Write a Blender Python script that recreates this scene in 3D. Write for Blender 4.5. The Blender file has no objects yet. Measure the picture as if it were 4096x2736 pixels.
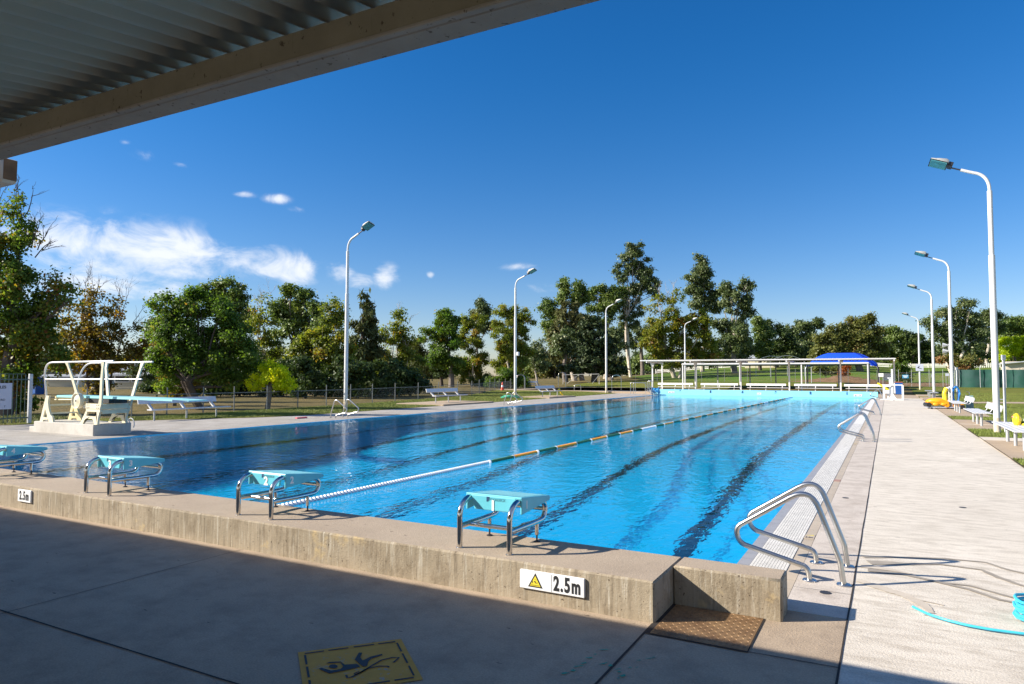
import bpy, math, random
import numpy as np
from mathutils import Vector, Matrix
random.seed(7); RNG = np.random.default_rng(7)
S = bpy.context.scene; COL = S.collection
PI = math.pi

# ------------------------------------------------------------------ camera numbers (measured from the photograph)
FPX, YAW, PITCH, ROLL = 2736.25, .5022, .0489, .0025
CAM = np.array([1.1237, -4.9007, 1.5385])
_F = np.array([-math.sin(YAW)*math.cos(PITCH), math.cos(YAW)*math.cos(PITCH), math.sin(PITCH)])
_R = np.array([math.cos(YAW), math.sin(YAW), 0.0]); _U = np.cross(_R, _F)
_R, _U = math.cos(ROLL)*_R + math.sin(ROLL)*_U, math.cos(ROLL)*_U - math.sin(ROLL)*_R

def at(px, py, depth):
    """world point seen at photo pixel (px,py) at a given distance along the view axis"""
    return CAM + depth*(_F + _R*(px-2048)/FPX - _U*(py-1368)/FPX)

def sstep(a, b, x):
    t = np.clip((x-a)/(b-a), 0, 1); return t*t*(3-2*t)

def hz(x, y):
    """terrain height"""
    x = np.asarray(x, float); y = np.asarray(y, float)
    d = np.hypot(x-1.1, y+4.9)
    h = .006*np.maximum(0, d-35)
    h = np.minimum(h, 1.2)
    h = h + .43*sstep(3, -4, x)*sstep(72, 84, y)*sstep(-55, -25, x)
    hill = np.clip(y-94, 0, 70)*.044 + np.clip(y-164, 0, 200)*.016
    h = h + hill*sstep(-75, -18, x)
    kx = np.maximum(np.maximum(-32.5-x, x+15), 0); ky = np.maximum(np.maximum(52-y, y-72.5), 0); km = 1-sstep(0, 5, np.hypot(kx, ky))
    h = h*(1-km)+.13*km
    # pool hall flat zone
    dx = np.maximum(np.maximum(-19.0-x, x-3.1), 0); dy = np.maximum(np.maximum(-30-y, y-66.5), 0)
    return h*sstep(0, 5, np.hypot(dx, dy))

def H(x, y): return float(hz(x, y))

def ground_at(px, py):
    """where the sight line through a photo pixel meets the terrain"""
    d = 4.
    while d < 400:
        p = at(px, py, d)
        if p[2] <= H(p[0], p[1]): return p
        d += .05 if d < 60 else .2
    return p

# ------------------------------------------------------------------ materials
def new_mat(name):
    m = bpy.data.materials.new(name); m.use_nodes = True
    nt = m.node_tree; b = nt.nodes['Principled BSDF']
    return m, nt, b

def mat(name, col, rough=.6, metal=0., var=.12, scale=6., bump=0., bscale=40., spec=.5):
    """painted / metal / plastic surface with some mottling"""
    m, nt, b = new_mat(name); N = nt.nodes.new; L = nt.links.new
    b.inputs['Roughness'].default_value = rough; b.inputs['Metallic'].default_value = metal
    b.inputs['Specular IOR Level'].default_value = spec
    g = N('ShaderNodeTexCoord'); no = N('ShaderNodeTexNoise'); no.inputs['Scale'].default_value = scale; no.inputs['Detail'].default_value = 5
    L(g.outputs['Object'], no.inputs['Vector'])
    r = N('ShaderNodeValToRGB'); r.color_ramp.elements[0].position = .3; r.color_ramp.elements[1].position = .7
    c = np.array(col); r.color_ramp.elements[0].color = (*np.clip(c*(1-var), 0, 1), 1); r.color_ramp.elements[1].color = (*np.clip(c*(1+var), 0, 1), 1)
    L(no.outputs['Fac'], r.inputs['Fac']); L(r.outputs['Color'], b.inputs['Base Color'])
    if bump:
        n2 = N('ShaderNodeTexNoise'); n2.inputs['Scale'].default_value = bscale; n2.inputs['Detail'].default_value = 4
        L(g.outputs['Object'], n2.inputs['Vector']); bu = N('ShaderNodeBump'); bu.inputs['Distance'].default_value = bump
        L(n2.outputs['Fac'], bu.inputs['Height']); L(bu.outputs['Normal'], b.inputs['Normal'])
    return m

def mixc(nt, fac, a, b):
    n = nt.nodes.new('ShaderNodeMix'); n.data_type = 'RGBA'
    for s, v in ((0, fac), (6, a), (7, b)):
        if hasattr(v, 'is_linked') or hasattr(v, 'links'): nt.links.new(v, n.inputs[s])
        elif s == 0: n.inputs[0].default_value = v
        else: n.inputs[s].default_value = (*v, 1)
    return n.outputs[2]

def noise(nt, vec, scale, detail=5, rough=.5, stretch=None):
    if stretch:
        mp = nt.nodes.new('ShaderNodeMapping'); mp.inputs['Scale'].default_value = stretch
        nt.links.new(vec, mp.inputs['Vector']); vec = mp.outputs['Vector']
    n = nt.nodes.new('ShaderNodeTexNoise'); n.inputs['Scale'].default_value = scale
    n.inputs['Detail'].default_value = detail; n.inputs['Roughness'].default_value = rough
    nt.links.new(vec, n.inputs['Vector']); return n.outputs['Fac']

def ramp(nt, fac, *stops):
    r = nt.nodes.new('ShaderNodeValToRGB'); e = r.color_ramp.elements
    while len(e) < len(stops): e.new(.5)
    for el, (p, c) in zip(e, stops):
        el.position = p; el.color = (*c, 1) if not np.isscalar(c) else (c, c, c, 1)
    nt.links.new(fac, r.inputs['Fac']); return r.outputs['Color']

def pos(nt): return nt.nodes.new('ShaderNodeNewGeometry').outputs['Position']

def bump(nt, b, height, dist, strength=1.):
    bu = nt.nodes.new('ShaderNodeBump'); bu.inputs['Distance'].default_value = dist; bu.inputs['Strength'].default_value = strength
    nt.links.new(height, bu.inputs['Height']); nt.links.new(bu.outputs['Normal'], b.inputs['Normal'])

def concrete(name, base, dark, stain, broom=None, stain_amt=.5, spots=True, fine=90., bumpd=.004):
    m, nt, b = new_mat(name); p = pos(nt)
    big = ramp(nt, noise(nt, p, .7, 6, .6), (.35, 0.), (.7, 1.))
    c = mixc(nt, big, base, dark)
    med = ramp(nt, noise(nt, p, 3.2, 8, .7, broom), (.45, 0.), (.68, 1.))
    mm = nt.nodes.new('ShaderNodeMath'); mm.operation = 'MULTIPLY'; mm.inputs[1].default_value = stain_amt; nt.links.new(med, mm.inputs[0])
    c = mixc(nt, mm.outputs[0], c, stain)
    fn = ramp(nt, noise(nt, p, fine, 3, .6), (.3, .82), (.7, 1.12))
    mu = nt.nodes.new('ShaderNodeMix'); mu.data_type = 'RGBA'; mu.blend_type = 'MULTIPLY'; mu.inputs[0].default_value = 1
    nt.links.new(c, mu.inputs[6]); nt.links.new(fn, mu.inputs[7]); c = mu.outputs[2]
    if spots:
        sp = ramp(nt, noise(nt, p, 9, 2, .4, (1, 2.2, 1)), (.735, 0.), (.765, .75)); c = mixc(nt, sp, c, tuple(np.array(stain)*.35))
    nt.links.new(c, b.inputs['Base Color']); b.inputs['Roughness'].default_value = .85; b.inputs['Specular IOR Level'].default_value = .25
    bump(nt, b, noise(nt, p, fine*.8, 4, .65), bumpd)
    return m

M = {}
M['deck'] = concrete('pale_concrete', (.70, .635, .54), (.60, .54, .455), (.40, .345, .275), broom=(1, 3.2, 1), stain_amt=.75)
M['olddeck'] = concrete('old_concrete', (.60, .53, .46), (.50, .44, .38), (.34, .28, .23), stain_amt=.7)
M['leftdeck'] = concrete('weathered_concrete', (.46, .43, .39), (.36, .33, .29), (.26, .225, .185), broom=(3, .5, 1), stain_amt=.85)
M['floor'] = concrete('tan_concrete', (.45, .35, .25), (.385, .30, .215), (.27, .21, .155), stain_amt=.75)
M['pad'] = concrete('path_concrete', (.46, .36, .26), (.40, .31, .22), (.34, .26, .18), stain_amt=.4)
M['walltop'] = concrete('wall_top_concrete', (.43, .345, .255), (.385, .305, .225), (.31, .245, .18), stain_amt=.4, fine=120)
M['plinth'] = concrete('plinth_concrete', (.55, .52, .47), (.48, .45, .40), (.36, .33, .28), stain_amt=.5)

def wallface():
    m, nt, b = new_mat('streaked_wall_concrete'); p = pos(nt)
    c = mixc(nt, ramp(nt, noise(nt, p, 2.0, 6, .6), (.35, 0.), (.7, 1.)), (.37, .305, .22), (.27, .225, .16))
    st = ramp(nt, noise(nt, p, 7, 6, .65, (4.5, 1, .35)), (.5, 0.), (.72, .75))
    c = mixc(nt, st, c, (.12, .095, .065))
    li = ramp(nt, noise(nt, p, 6, 6, .7, (6, 1, .3)), (.53, 0.), (.68, .7))
    c = mixc(nt, li, c, (.55, .51, .43))
    gr = ramp(nt, noise(nt, p, 3.4, 6, .75, (1.6, 1, 1)), (.5, 0.), (.68, .65)); c = mixc(nt, gr, c, (.17, .13, .085)); pit = ramp(nt, noise(nt, p, 34, 2, .5), (.66, 0.), (.71, .85)); c = mixc(nt, pit, c, (.07, .05, .035))
    sand = ramp(nt, noise(nt, p, 1.6, 5, .7), (.62, 0.), (.68, .8)); c = mixc(nt, sand, c, (.46, .35, .19))
    nt.links.new(c, b.inputs['Base Color']); b.inputs['Roughness'].default_value = .9; b.inputs['Specular IOR Level'].default_value = .2
    bump(nt, b, noise(nt, p, 60, 6, .7), .005)
    return m
M['wallface'] = wallface()

def ground_mat(name, a, bcol, ccol, scale=.25, fine=30.):
    m, nt, b = new_mat(name); p = pos(nt)
    c = mixc(nt, ramp(nt, noise(nt, p, scale, 6, .65), (.4, 0.), (.62, 1.)), a, bcol)
    c = mixc(nt, ramp(nt, noise(nt, p, scale*5, 6, .7), (.52, 0.), (.7, .9)), c, ccol)
    fn = ramp(nt, noise(nt, p, fine, 4, .7), (.3, .6), (.7, 1.3))
    mu = nt.nodes.new('ShaderNodeMix'); mu.data_type = 'RGBA'; mu.blend_type = 'MULTIPLY'; mu.inputs[0].default_value = 1
    nt.links.new(c, mu.inputs[6]); nt.links.new(fn, mu.inputs[7])
    nt.links.new(mu.outputs[2], b.inputs['Base Color']); b.inputs['Roughness'].default_value = .95; b.inputs['Specular IOR Level'].default_value = .1
    bump(nt, b, noise(nt, p, fine*.7, 5, .7), .05)
    return m
M['lawn'] = ground_mat('lawn_grass', (.135, .165, .028), (.19, .185, .04), (.27, .225, .075), scale=.35)
M['paddock'] = ground_mat('dry_paddock', (.20, .15, .065), (.15, .125, .05), (.085, .085, .025), scale=.18, fine=14)
M['hillgrass'] = ground_mat('hill_grass', (.10, .19, .022), (.15, .18, .035), (.24, .20, .08), scale=.07, fine=12)
M['blade'] = mat('grass_blade', (.15, .19, .03), .7, var=.35, scale=2.5)

M['chrome'] = mat('polished_steel', (.62, .60, .57), .13, 1., var=.05)
M['steel'] = mat('brushed_steel', (.55, .54, .52), .28, 1., var=.08)
M['wirepost'] = mat('dull_fence_steel', (.20, .21, .21), .6, .3)
M['galv'] = mat('galvanised_steel', (.46, .47, .48), .5, .6, var=.12)
M['alu'] = mat('aluminium_slat', (.62, .62, .63), .45, .15, var=.06)
M['white'] = mat('white_paint', (.68, .68, .68), .4, var=.03)
M['whitepost'] = mat('white_pole_paint', (.66, .66, .66), .35, var=.04)
def rusty():
    m, nt, b = new_mat('rusty_white_paint'); p = pos(nt)
    c = mixc(nt, ramp(nt, noise(nt, p, 14, 6, .7), (.56, 0.), (.66, 1.)), (.74, .71, .66), (.36, .17, .05)); nt.links.new(c, b.inputs['Base Color']); b.inputs['Roughness'].default_value = .65; return m
M['rust'] = rusty()
M['rustdark'] = mat('rust', (.22, .12, .06), .8, var=.3, scale=14)
M['cyan'] = mat('cyan_fibreglass', (.13, .52, .63), .35, var=.05)
M['cyand'] = mat('deep_cyan_lettering', (.10, .36, .44), .4, var=.05)
M['board'] = mat('aqua_board', (.28, .62, .64), .55, var=.06)
M['cream'] = mat('cream_enamel', (.72, .66, .48), .4, var=.08)
M['creamy'] = mat('yellowed_enamel', (.66, .56, .30), .45, var=.12)
M['black'] = mat('black_rubber', (.02, .02, .022), .5)
M['ink'] = mat('black_ink', (.012, .012, .014), .6)
M['navy'] = mat('navy_paint', (.01, .06, .16), .5)
M['yellow'] = mat('sign_yellow', (.75, .60, .04), .5)
M['signwhite'] = mat('sign_white', (.80, .80, .80), .45, var=.02)
M['signgrey'] = mat('sign_grey', (.47, .50, .60), .5, var=.03)
M['red'] = mat('orange_red_plastic', (.75, .07, .02), .4)
M['pink'] = mat('pink_foam', (.62, .12, .16), .6)
M['orange'] = mat('orange_plastic', (.88, .36, .01), .35, var=.05)
M['ropeorange'] = mat('orange_float', (.80, .33, .02), .4, var=.15, scale=30)
M['ropegreen'] = mat('green_float', (.006, .12, .055), .4, var=.25, scale=30)
M['ropewhite'] = mat('white_float', (.78, .80, .82), .35, var=.05)
M['yellowp'] = mat('yellow_plastic', (.85, .62, .02), .4)
M['bluecord'] = mat('blue_cable', (.02, .20, .55), .4, var=.2, scale=20)
M['hose'] = mat('cyan_hose', (.05, .45, .62), .35)
M['greenhose'] = mat('green_hose', (.06, .42, .27), .4)
M['bin'] = mat('blue_bin_plastic', (.01, .08, .30), .45)
M['binlid'] = mat('bin_lid', (.35, .10, .02), .5)
M['sail'] = mat('blue_shade_cloth', (.004, .075, .72), .7, var=.06)
M['darkgreen'] = mat('dark_green_paint', (.03, .07, .06), .6)
M['glass'] = mat('lamp_glass', (.10, .32, .36), .12, var=.2, scale=4)
M['lamphood'] = mat('weathered_lamp_hood', (.50, .49, .45), .65, .0, var=.22, scale=18)
M['dkmetal'] = mat('dark_metal', (.05, .05, .055), .5, .4)
M['poolwall'] = mat('pale_blue_pool_paint', (.27, .66, .80), .5, var=.04, scale=2.5)
M['houseW'] = mat('cream_weatherboard', (.55, .50, .38), .7, var=.06)
M['houseR'] = mat('grey_tin_roof', (.42, .44, .47), .5, .2, var=.1)
M['tile'] = mat('terracotta_roof', (.42, .20, .10), .8, var=.2)
M['shed'] = mat('beige_sheet_metal', (.52, .45, .37), .55, var=.05)
M['dirt'] = ground_mat('dug_soil', (.24, .15, .085), (.17, .10, .05), (.30, .21, .12), scale=.9, fine=10)
M['win'] = mat('window_glass', (.04, .05, .06), .1)
M['greypaint'] = mat('grey_green_paint', (.22, .34, .33), .5)
M['joint'] = mat('joint_filler', (.025, .02, .018), .9)
M['tilegrey'] = mat('grey_edge_tile', (.34, .33, .33), .4, var=.08)
SUN_E, SKY_STR, SKY_SAT, SKY_VAL, EXPO = 5.0, .063, 1.3, 1., .95
SKY_TINT = (.38, .96, 1.27); SKY_LOW = (1., .98, 1.18); CLOUD = (8.6, 8.8, 9.2)
# ------------------------------------------------------------------ mesh helpers
class MB:
    def __init__(s): s.v = []; s.f = []; s.mi = []; s.m = 0
    def add(s, vs, fs):
        o = len(s.v); s.v += [tuple(map(float, q)) for q in vs]
        for f in fs: s.f.append(tuple(i+o for i in f)); s.mi.append(s.m)
        return s
    def box(s, lo, hi, bev=0.):
        x0, y0, z0 = lo; x1, y1, z1 = hi
        if bev <= 0:
            return s.add([(x0,y0,z0),(x1,y0,z0),(x1,y1,z0),(x0,y1,z0),(x0,y0,z1),(x1,y0,z1),(x1,y1,z1),(x0,y1,z1)],
                         [(0,3,2,1),(4,5,6,7),(0,1,5,4),(1,2,6,5),(2,3,7,6),(3,0,4,7)])
        b = min(bev, (x1-x0)*.45, (y1-y0)*.45, (z1-z0)*.45); vs = []
        for cx, ex in ((x0+b, -1), (x1-b, 1)):
            for cy, ey in ((y0+b, -1), (y1-b, 1)):
                for cz, ez in ((z0+b, -1), (z1-b, 1)):
                    vs += [(cx+ex*b, cy, cz), (cx, cy+ey*b, cz), (cx, cy, cz+ez*b)]
        return s.hull(vs)
    def hull(s, vs):
        import bmesh
        bm = bmesh.new()
        for q in vs: bm.verts.new(q)
        bmesh.ops.convex_hull(bm, input=bm.verts); bmesh.ops.dissolve_limit(bm, angle_limit=.01, verts=bm.verts, edges=bm.edges)
        bmesh.ops.recalc_face_normals(bm, faces=bm.faces)
        bm.verts.index_update(); s.add([q.co for q in bm.verts], [[w.index for w in f.verts] for f in bm.faces]); bm.free(); return s
    def obox(s, c, ax, ay, az):
        """box from centre and three half-axis vectors"""
        c, ax, ay, az = map(np.array, (c, ax, ay, az)); vs = []
        for k in (-1, 1):
            for j, i in ((-1,-1),(-1,1),(1,1),(1,-1)): vs.append(c+i*ax+j*ay+k*az)
        return s.add(vs, [(0,3,2,1),(4,5,6,7),(0,1,5,4),(1,2,6,5),(2,3,7,6),(3,0,4,7)])
    def prism(s, poly, axis, a, b):
        """extrude a 2-D polygon: axis 0 -> poly is (y,z); 1 -> (x,z); 2 -> (x,y)"""
        def put(p, t): return {0: (t, p[0], p[1]), 1: (p[0], t, p[1]), 2: (p[0], p[1], t)}[axis]
        n = len(poly); vs = [put(p, a) for p in poly]+[put(p, b) for p in poly]
        return s.add(vs, [tuple(range(n))[::-1], tuple(range(n, 2*n))]+[(i, (i+1) % n, n+(i+1) % n, n+i) for i in range(n)])
    def tube(s, path, r, n=10, caps=True, closed=False):
        P = [Vector(p) for p in path]; k = len(P); rs = [r]*k if np.isscalar(r) else list(r)
        T = []
        for i in range(k):
            a = P[i-1] if (i > 0 or closed) else P[i]; b = P[(i+1) % k] if (i < k-1 or closed) else P[i]
            t = (b-a); T.append(t.normalized() if t.length > 1e-9 else Vector((0, 0, 1)))
        u = T[0].orthogonal().normalized(); vs = []
        for i in range(k):
            u = (u-T[i]*u.dot(T[i])); u = u.normalized() if u.length > 1e-6 else T[i].orthogonal().normalized(); w = T[i].cross(u)
            for j in range(n):
                a = 2*PI*j/n; vs.append(P[i]+(u*math.cos(a)+w*math.sin(a))*rs[i])
        fs = []
        for i in range(k if closed else k-1):
            for j in range(n):
                a, b = i*n+j, i*n+(j+1) % n; c, d = ((i+1) % k)*n+(j+1) % n, ((i+1) % k)*n+j; fs.append((a, b, c, d))
        if caps and not closed: fs += [tuple(range(n))[::-1], tuple(range((k-1)*n, k*n))]
        return s.add(vs, fs)
    def cyl(s, c, r, z0, z1, n=20, r2=None):
        return s.tube([(c[0], c[1], z0), (c[0], c[1], z1)], [r, r if r2 is None else r2], n)
    def lathe(s, c, prof, n=20, axis=2):
        vs = []
        for (r, z) in prof:
            for j in range(n):
                a = 2*PI*j/n; p = [r*math.cos(a), r*math.sin(a), z]
                if axis == 1: p = [p[0], p[2], p[1]]
                if axis == 0: p = [p[2], p[0], p[1]]
                vs.append((c[0]+p[0], c[1]+p[1], c[2]+p[2]))
        k = len(prof); fs = [(i*n+j, i*n+(j+1) % n, (i+1)*n+(j+1) % n, (i+1)*n+j) for i in range(k-1) for j in range(n)]
        fs += [tuple(range(n))[::-1], tuple(range((k-1)*n, k*n))]
        return s.add(vs, fs)
    def blob(s, c, r, n=12, m=8, jit=0.):
        vs = []; c = np.array(c); r = np.array(r)
        for i in range(m+1):
            th = PI*i/m
            for j in range(n):
                a = 2*PI*j/n; q = np.array((math.sin(th)*math.cos(a), math.sin(th)*math.sin(a), math.cos(th)))*(1+jit*random.uniform(-1, 1))
                vs.append(c+q*r)
        return s.add(vs, [(i*n+j, (i+1)*n+j, (i+1)*n+(j+1) % n, i*n+(j+1) % n) for i in range(m) for j in range(n)])
    def build(s, name, m, parent=None, smooth=False, loc=None):
        me = bpy.data.meshes.new(name); me.from_pydata(s.v, [], s.f); me.validate()
        o = bpy.data.objects.new(name, me); COL.objects.link(o)
        for q in (m if isinstance(m, (list, tuple)) else [m]): me.materials.append(q)
        if isinstance(m, (list, tuple)) and len(me.polygons) == len(s.mi): me.polygons.foreach_set('material_index', s.mi)
        if smooth:
            me.polygons.foreach_set('use_smooth', [True]*len(me.polygons)); me.set_sharp_from_angle(angle=math.radians(38))
        if loc is not None: o.location = loc
        if parent is not None: o.parent = parent
        return o

def fillet(pts, rad, seg=6):
    """round the corners of a polyline"""
    P = [Vector(p) for p in pts]; out = [P[0]]; rs = [rad]*len(P) if np.isscalar(rad) else rad
    for i in range(1, len(P)-1):
        a, b, c = P[i-1], P[i], P[i+1]; d1, d2 = (a-b), (c-b); l1, l2 = d1.length, d2.length; d1, d2 = d1/l1, d2/l2
        ang = d1.angle(d2); t = min(rs[i]/max(math.tan(ang/2), 1e-3), l1*.49, l2*.49); p, q = b+d1*t, b+d2*t
        for k in range(seg+1):
            u = k/seg; out.append((1-u)**2*p+2*u*(1-u)*b+u*u*q)
    out.append(P[-1]); return out

def tag(o, label=None, cat=None, group=None, kind=None):
    if label: o['label'] = label
    if cat: o['category'] = cat
    if group: o['group'] = group
    if kind: o['kind'] = kind
    return o
def thing(name, label, cat, loc=(0, 0, 0), rotz=0., group=None):
    o = bpy.data.objects.new(name, None); COL.objects.link(o); o.location = loc; o.rotation_euler = (0, 0, rotz); o.empty_display_size = .2
    return tag(o, label, cat, group)
def copy_tree(o, parent=None):
    c = o.copy(); COL.objects.link(c); c.parent = parent
    for ch in o.children: copy_tree(ch, c)
    return c
def dup(o, label, loc, rotz=0.):
    c = copy_tree(o); c.location = loc; c.rotation_euler = (0, 0, rotz); c['label'] = label; return c
def structure(name, mb, m, smooth=False): return tag(mb.build(name, m, smooth=smooth), kind='structure')

def text(name, s, size, m, parent, loc, rot=(PI/2, 0, 0), depth=.002, bold=0., xs=1., sp=1.):
    cu = bpy.data.curves.new(name, 'FONT'); cu.body = s; cu.size = size; cu.extrude = depth; cu.offset = bold; cu.space_character = sp; cu.align_x = 'CENTER'; cu.align_y = 'CENTER'
    t = bpy.data.objects.new('tmp', cu); COL.objects.link(t); bpy.context.view_layer.update()
    me = bpy.data.meshes.new_from_object(t.evaluated_get(bpy.context.evaluated_depsgraph_get())); bpy.data.objects.remove(t); me.materials.clear()
    me.materials.append(m); o = bpy.data.objects.new(name, me); COL.objects.link(o); o.location = loc; o.rotation_euler = rot; o.scale = (xs, 1, 1)
    if parent: o.parent = parent
    return o

def sheet(polys, z):
    mb = MB()
    for p in polys:
        if len(p) == 4 and np.isscalar(p[0]): x0, x1, y0, y1 = p; p = [(x0, y0), (x1, y0), (x1, y1), (x0, y1)]
        mb.add([(x, y, z) for x, y in p], [tuple(range(len(p)))])
    return mb

# ------------------------------------------------------------------ SETTING
W = 15.4265; L50 = 50.; ZW = -.014
LANE = 2.4168; LX = [-(1.4929+LANE*k) for k in range(6)]      # lane centres 1..6
KP = (-30.5, -16.6, 53.6, 70.5); KZ = .16                      # wading pool rectangle and its rim height
def grid_sheet(name, xs, ys, m, dz, hole=None, keep=None, kind='structure'):
    xs = np.unique(np.round(xs, 4)); ys = np.unique(np.round(ys, 4)); X, Y = np.meshgrid(xs, ys)
    Z = hz(X, Y)+dz; nx = len(xs); V = np.stack([X, Y, Z], -1).reshape(-1, 3); F = []
    for j in range(len(ys)-1):
        for i in range(nx-1):
            cx, cy = (xs[i]+xs[i+1])/2, (ys[j]+ys[j+1])/2
            if hole and any(a < cx < b and c < cy < d for a, b, c, d in hole): continue
            if keep and not keep(cx, cy): continue
            F.append((j*nx+i, j*nx+i+1, (j+1)*nx+i+1, (j+1)*nx+i))
    me = bpy.data.meshes.new(name); me.from_pydata(V.tolist(), [], F); me.materials.append(m); me.polygons.foreach_set('use_smooth', [True]*len(F))
    o = bpy.data.objects.new(name, me); COL.objects.link(o); o['kind'] = kind; return o
holes = [(-15.9, 2.9, -.3, 50.3), KP]
gx = np.concatenate([np.linspace(-420, -80, 18), np.arange(-80, 60, 2.), np.linspace(60, 420, 19), [KP[0], KP[1], -15.9, 2.9]])
gy = np.concatenate([np.linspace(-220, -20, 11), np.arange(-20, 190, 2.), np.linspace(190, 520, 14), [KP[2], KP[3], -.3, 50.3]])
grid_sheet('ground', gx, gy, M['paddock'], -.03, holes)
grid_sheet('hillside', np.arange(-60, 121, 3.), np.arange(82, 260, 3.), M['hillgrass'], .03, None, lambda x, y: x > -38+max(0, 110-y)*.5)
edge = [(5.7, -22.3), (8.95, -21.0), (12.33, -18.85), (13.9, -18.4), (17.7, -18.45), (23, -18.6), (29, -18.75), (36.9, -19.0), (43.5, -19.3), (52, -19.6)]
def lawn_left_edge(y): return float(np.interp(y, [a for a, _ in edge], [b for _, b in edge]))
def fenceX(y): return float(np.interp(y, [6.8, 14, 20, 24, 30, 36, 52, 78], [-22.4, -22.5, -22.9, -23.3, -24.0, -24.8, -31.5, -41.]))
def lawn_strip(name, rows):
    mb = MB(); n = 9
    for j, y in enumerate(rows):
        a, b = fenceX(y)-.3, lawn_left_edge(y)
        for i in range(n):
            x = a+(b-a)*i/(n-1); mb.v.append((x, y, H(x, y)+.012+.012*(i < n-1)))
    mb.f = [(j*n+i, j*n+i+1, (j+1)*n+i+1, (j+1)*n+i) for j in range(len(rows)-1) for i in range(n-1)]
    return tag(mb.build(name, M['lawn'], smooth=True), kind='structure')
lawn_strip('lawn', [6, 7, 8, 8.95, 10, 11, 12.33, 13.2, 13.9, 15.5, 17.7, 20, 23, 26, 29, 33, 36.9, 40, 43.5, 48, 52])
grid_sheet('lawn', np.concatenate([[3.1, 3.6, 4.2, 5, 6], np.arange(7, 75, 2.5)]), np.concatenate([np.arange(-12, 86, 2.)]), M['lawn'], .012)
grid_sheet('lawn', np.arange(-34, 3.2, 2.), np.arange(72.5, 92, 1.5), M['lawn'], .02)
def soil():
    mb = MB()
    for y in np.arange(84, 94.1, .5):
        for x in np.arange(-14, 10.1, .5):
            b = .75*math.exp(-((x+3)/4.5)**2)+.35*math.exp(-((x-6)/4)**2); b *= math.exp(-((y-90)/2.2)**2)
            mb.v.append((x, y, H(x, y)+.05*min(1, b*6)-.02+b*(.75+.5*random.random())))
    n = 49; mb.f = [(j*n+i, j*n+i+1, (j+1)*n+i+1, (j+1)*n+i) for j in range(20) for i in range(n-1)]
    return tag(mb.build('soil_mound', M['dirt'], smooth=True), kind='structure')
soil()

# decks
structure('pool_deck', sheet([(.865, 3.1, -14, 57)], 0), M['deck'])
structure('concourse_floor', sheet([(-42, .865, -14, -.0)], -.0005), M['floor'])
structure('gutter_kerb', sheet([(.482, .865, 0, 50.4)], .0), M['olddeck'])
pts = [(-W, 5.7), (-W, 52)]+[(x, y) for y, x in reversed(edge)]
structure('pool_deck', sheet([pts, [(-42, 0), (-W, 0), (-W, 5.7), (-42, 5.7)]], .002), M['leftdeck'])
structure('end_terrace', sheet([(-19.6, 3.1, 50.6, 60.5), (-20.5, 2.2, 60.5, 67)], .001), M['pad'])
# tan bench pads beside the right lawn, and light edging strips
pads = MB(); 
for (a, b) in ((10.9, 15.1), (19.2, 24.1), (26.6, 34.5), (46.5, 52.3), (56.0, 60.4)): pads.box((3.104, a, -.05), (4.55, b, .018 if b < 40 else .06))
structure('bench_pad', pads, M['pad'])
structure('path_edging', MB().box((3.104, 15.1, -.05), (4.6, 16.05, .021)).box((3.104, 21.35, -.02), (4.55, 21.5, .0225)), M['deck'])
grid_sheet('path', np.arange(4.4, 40, 2.), [41.0, 42, 43.2], M['pad'], .03)
pads = MB(); pads.box((-21.4, 23.6, -.05), (-18.45, 28.6, H(-20, 26)+.075)); pads.box((-21.2, 36.6, -.05), (-18.8, 41.0, H(-20, 38.5)+.075))
structure('bench_pad', pads, M['pad'])

# control joints (narrow filled grooves, laid just proud of the slab)
J = MB()
def joint(a, b, w, z=.0035):
    a, b = np.array(a), np.array(b); d = (b-a)/np.linalg.norm(b-a); n = np.array((-d[1], d[0]))*w/2; k = max(2, int(np.linalg.norm(b-a)/.35)); off = 0.
    L_, R_ = [], []
    for i in range(k+1):
        off = .7*off+random.uniform(-.0022, .0022); p = a+(b-a)*i/k+n/np.linalg.norm(n)*off; q = w*random.uniform(.75, 1.25)/w
        L_.append((*(p+n*q), z)); R_.append((*(p-n*q), z))
    J.add(L_+R_[::-1], [(i, i+1, 2*k-i, 2*k+1-i) for i in range(k)])
joint((.865, -4.5), (.872, 50), .010); joint((-.188, -.68), (-.188, -4.5), .013); joint((.402, -.85), (.866, -.835), .007)
joint((-9, -2.57), (-1.2, -2.5), .013); joint((-3.9, -.68), (-3.9, -2.56), .006); joint((-7.9, -.68), (-7.9, -3.5), .007); joint((-3.9, -2.57), (-3.85, -4.4), .008)
joint((3.1, -4.5), (3.1, 57), .02, .022); joint((.87, 9.85), (3.09, 9.9), .01); joint((.87, 27.2), (3.09, 27.2), .012); joint((.87, 43), (3.09, 43), .012)
for y in (.55, 1.55, 13.1, 14.25): joint((.482, y), (.86, y), .004)
joint((-15.75, 6.2), (-15.75, 50), .012); joint((-16.9, 6.5), (-16.9, 50), .012); joint((-W-.02, 4.6), (-20, 4.9), .012); joint((-W-.02, 3.4), (-25, 3.9), .012)
for y in (9, 13, 17, 21, 25, 30, 35, 40, 45): joint((-W-.03, y), (lawn_left_edge(y)+.05, y+.1), .008, .0055)
structure('pavement_joint', J, M['joint'])

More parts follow.
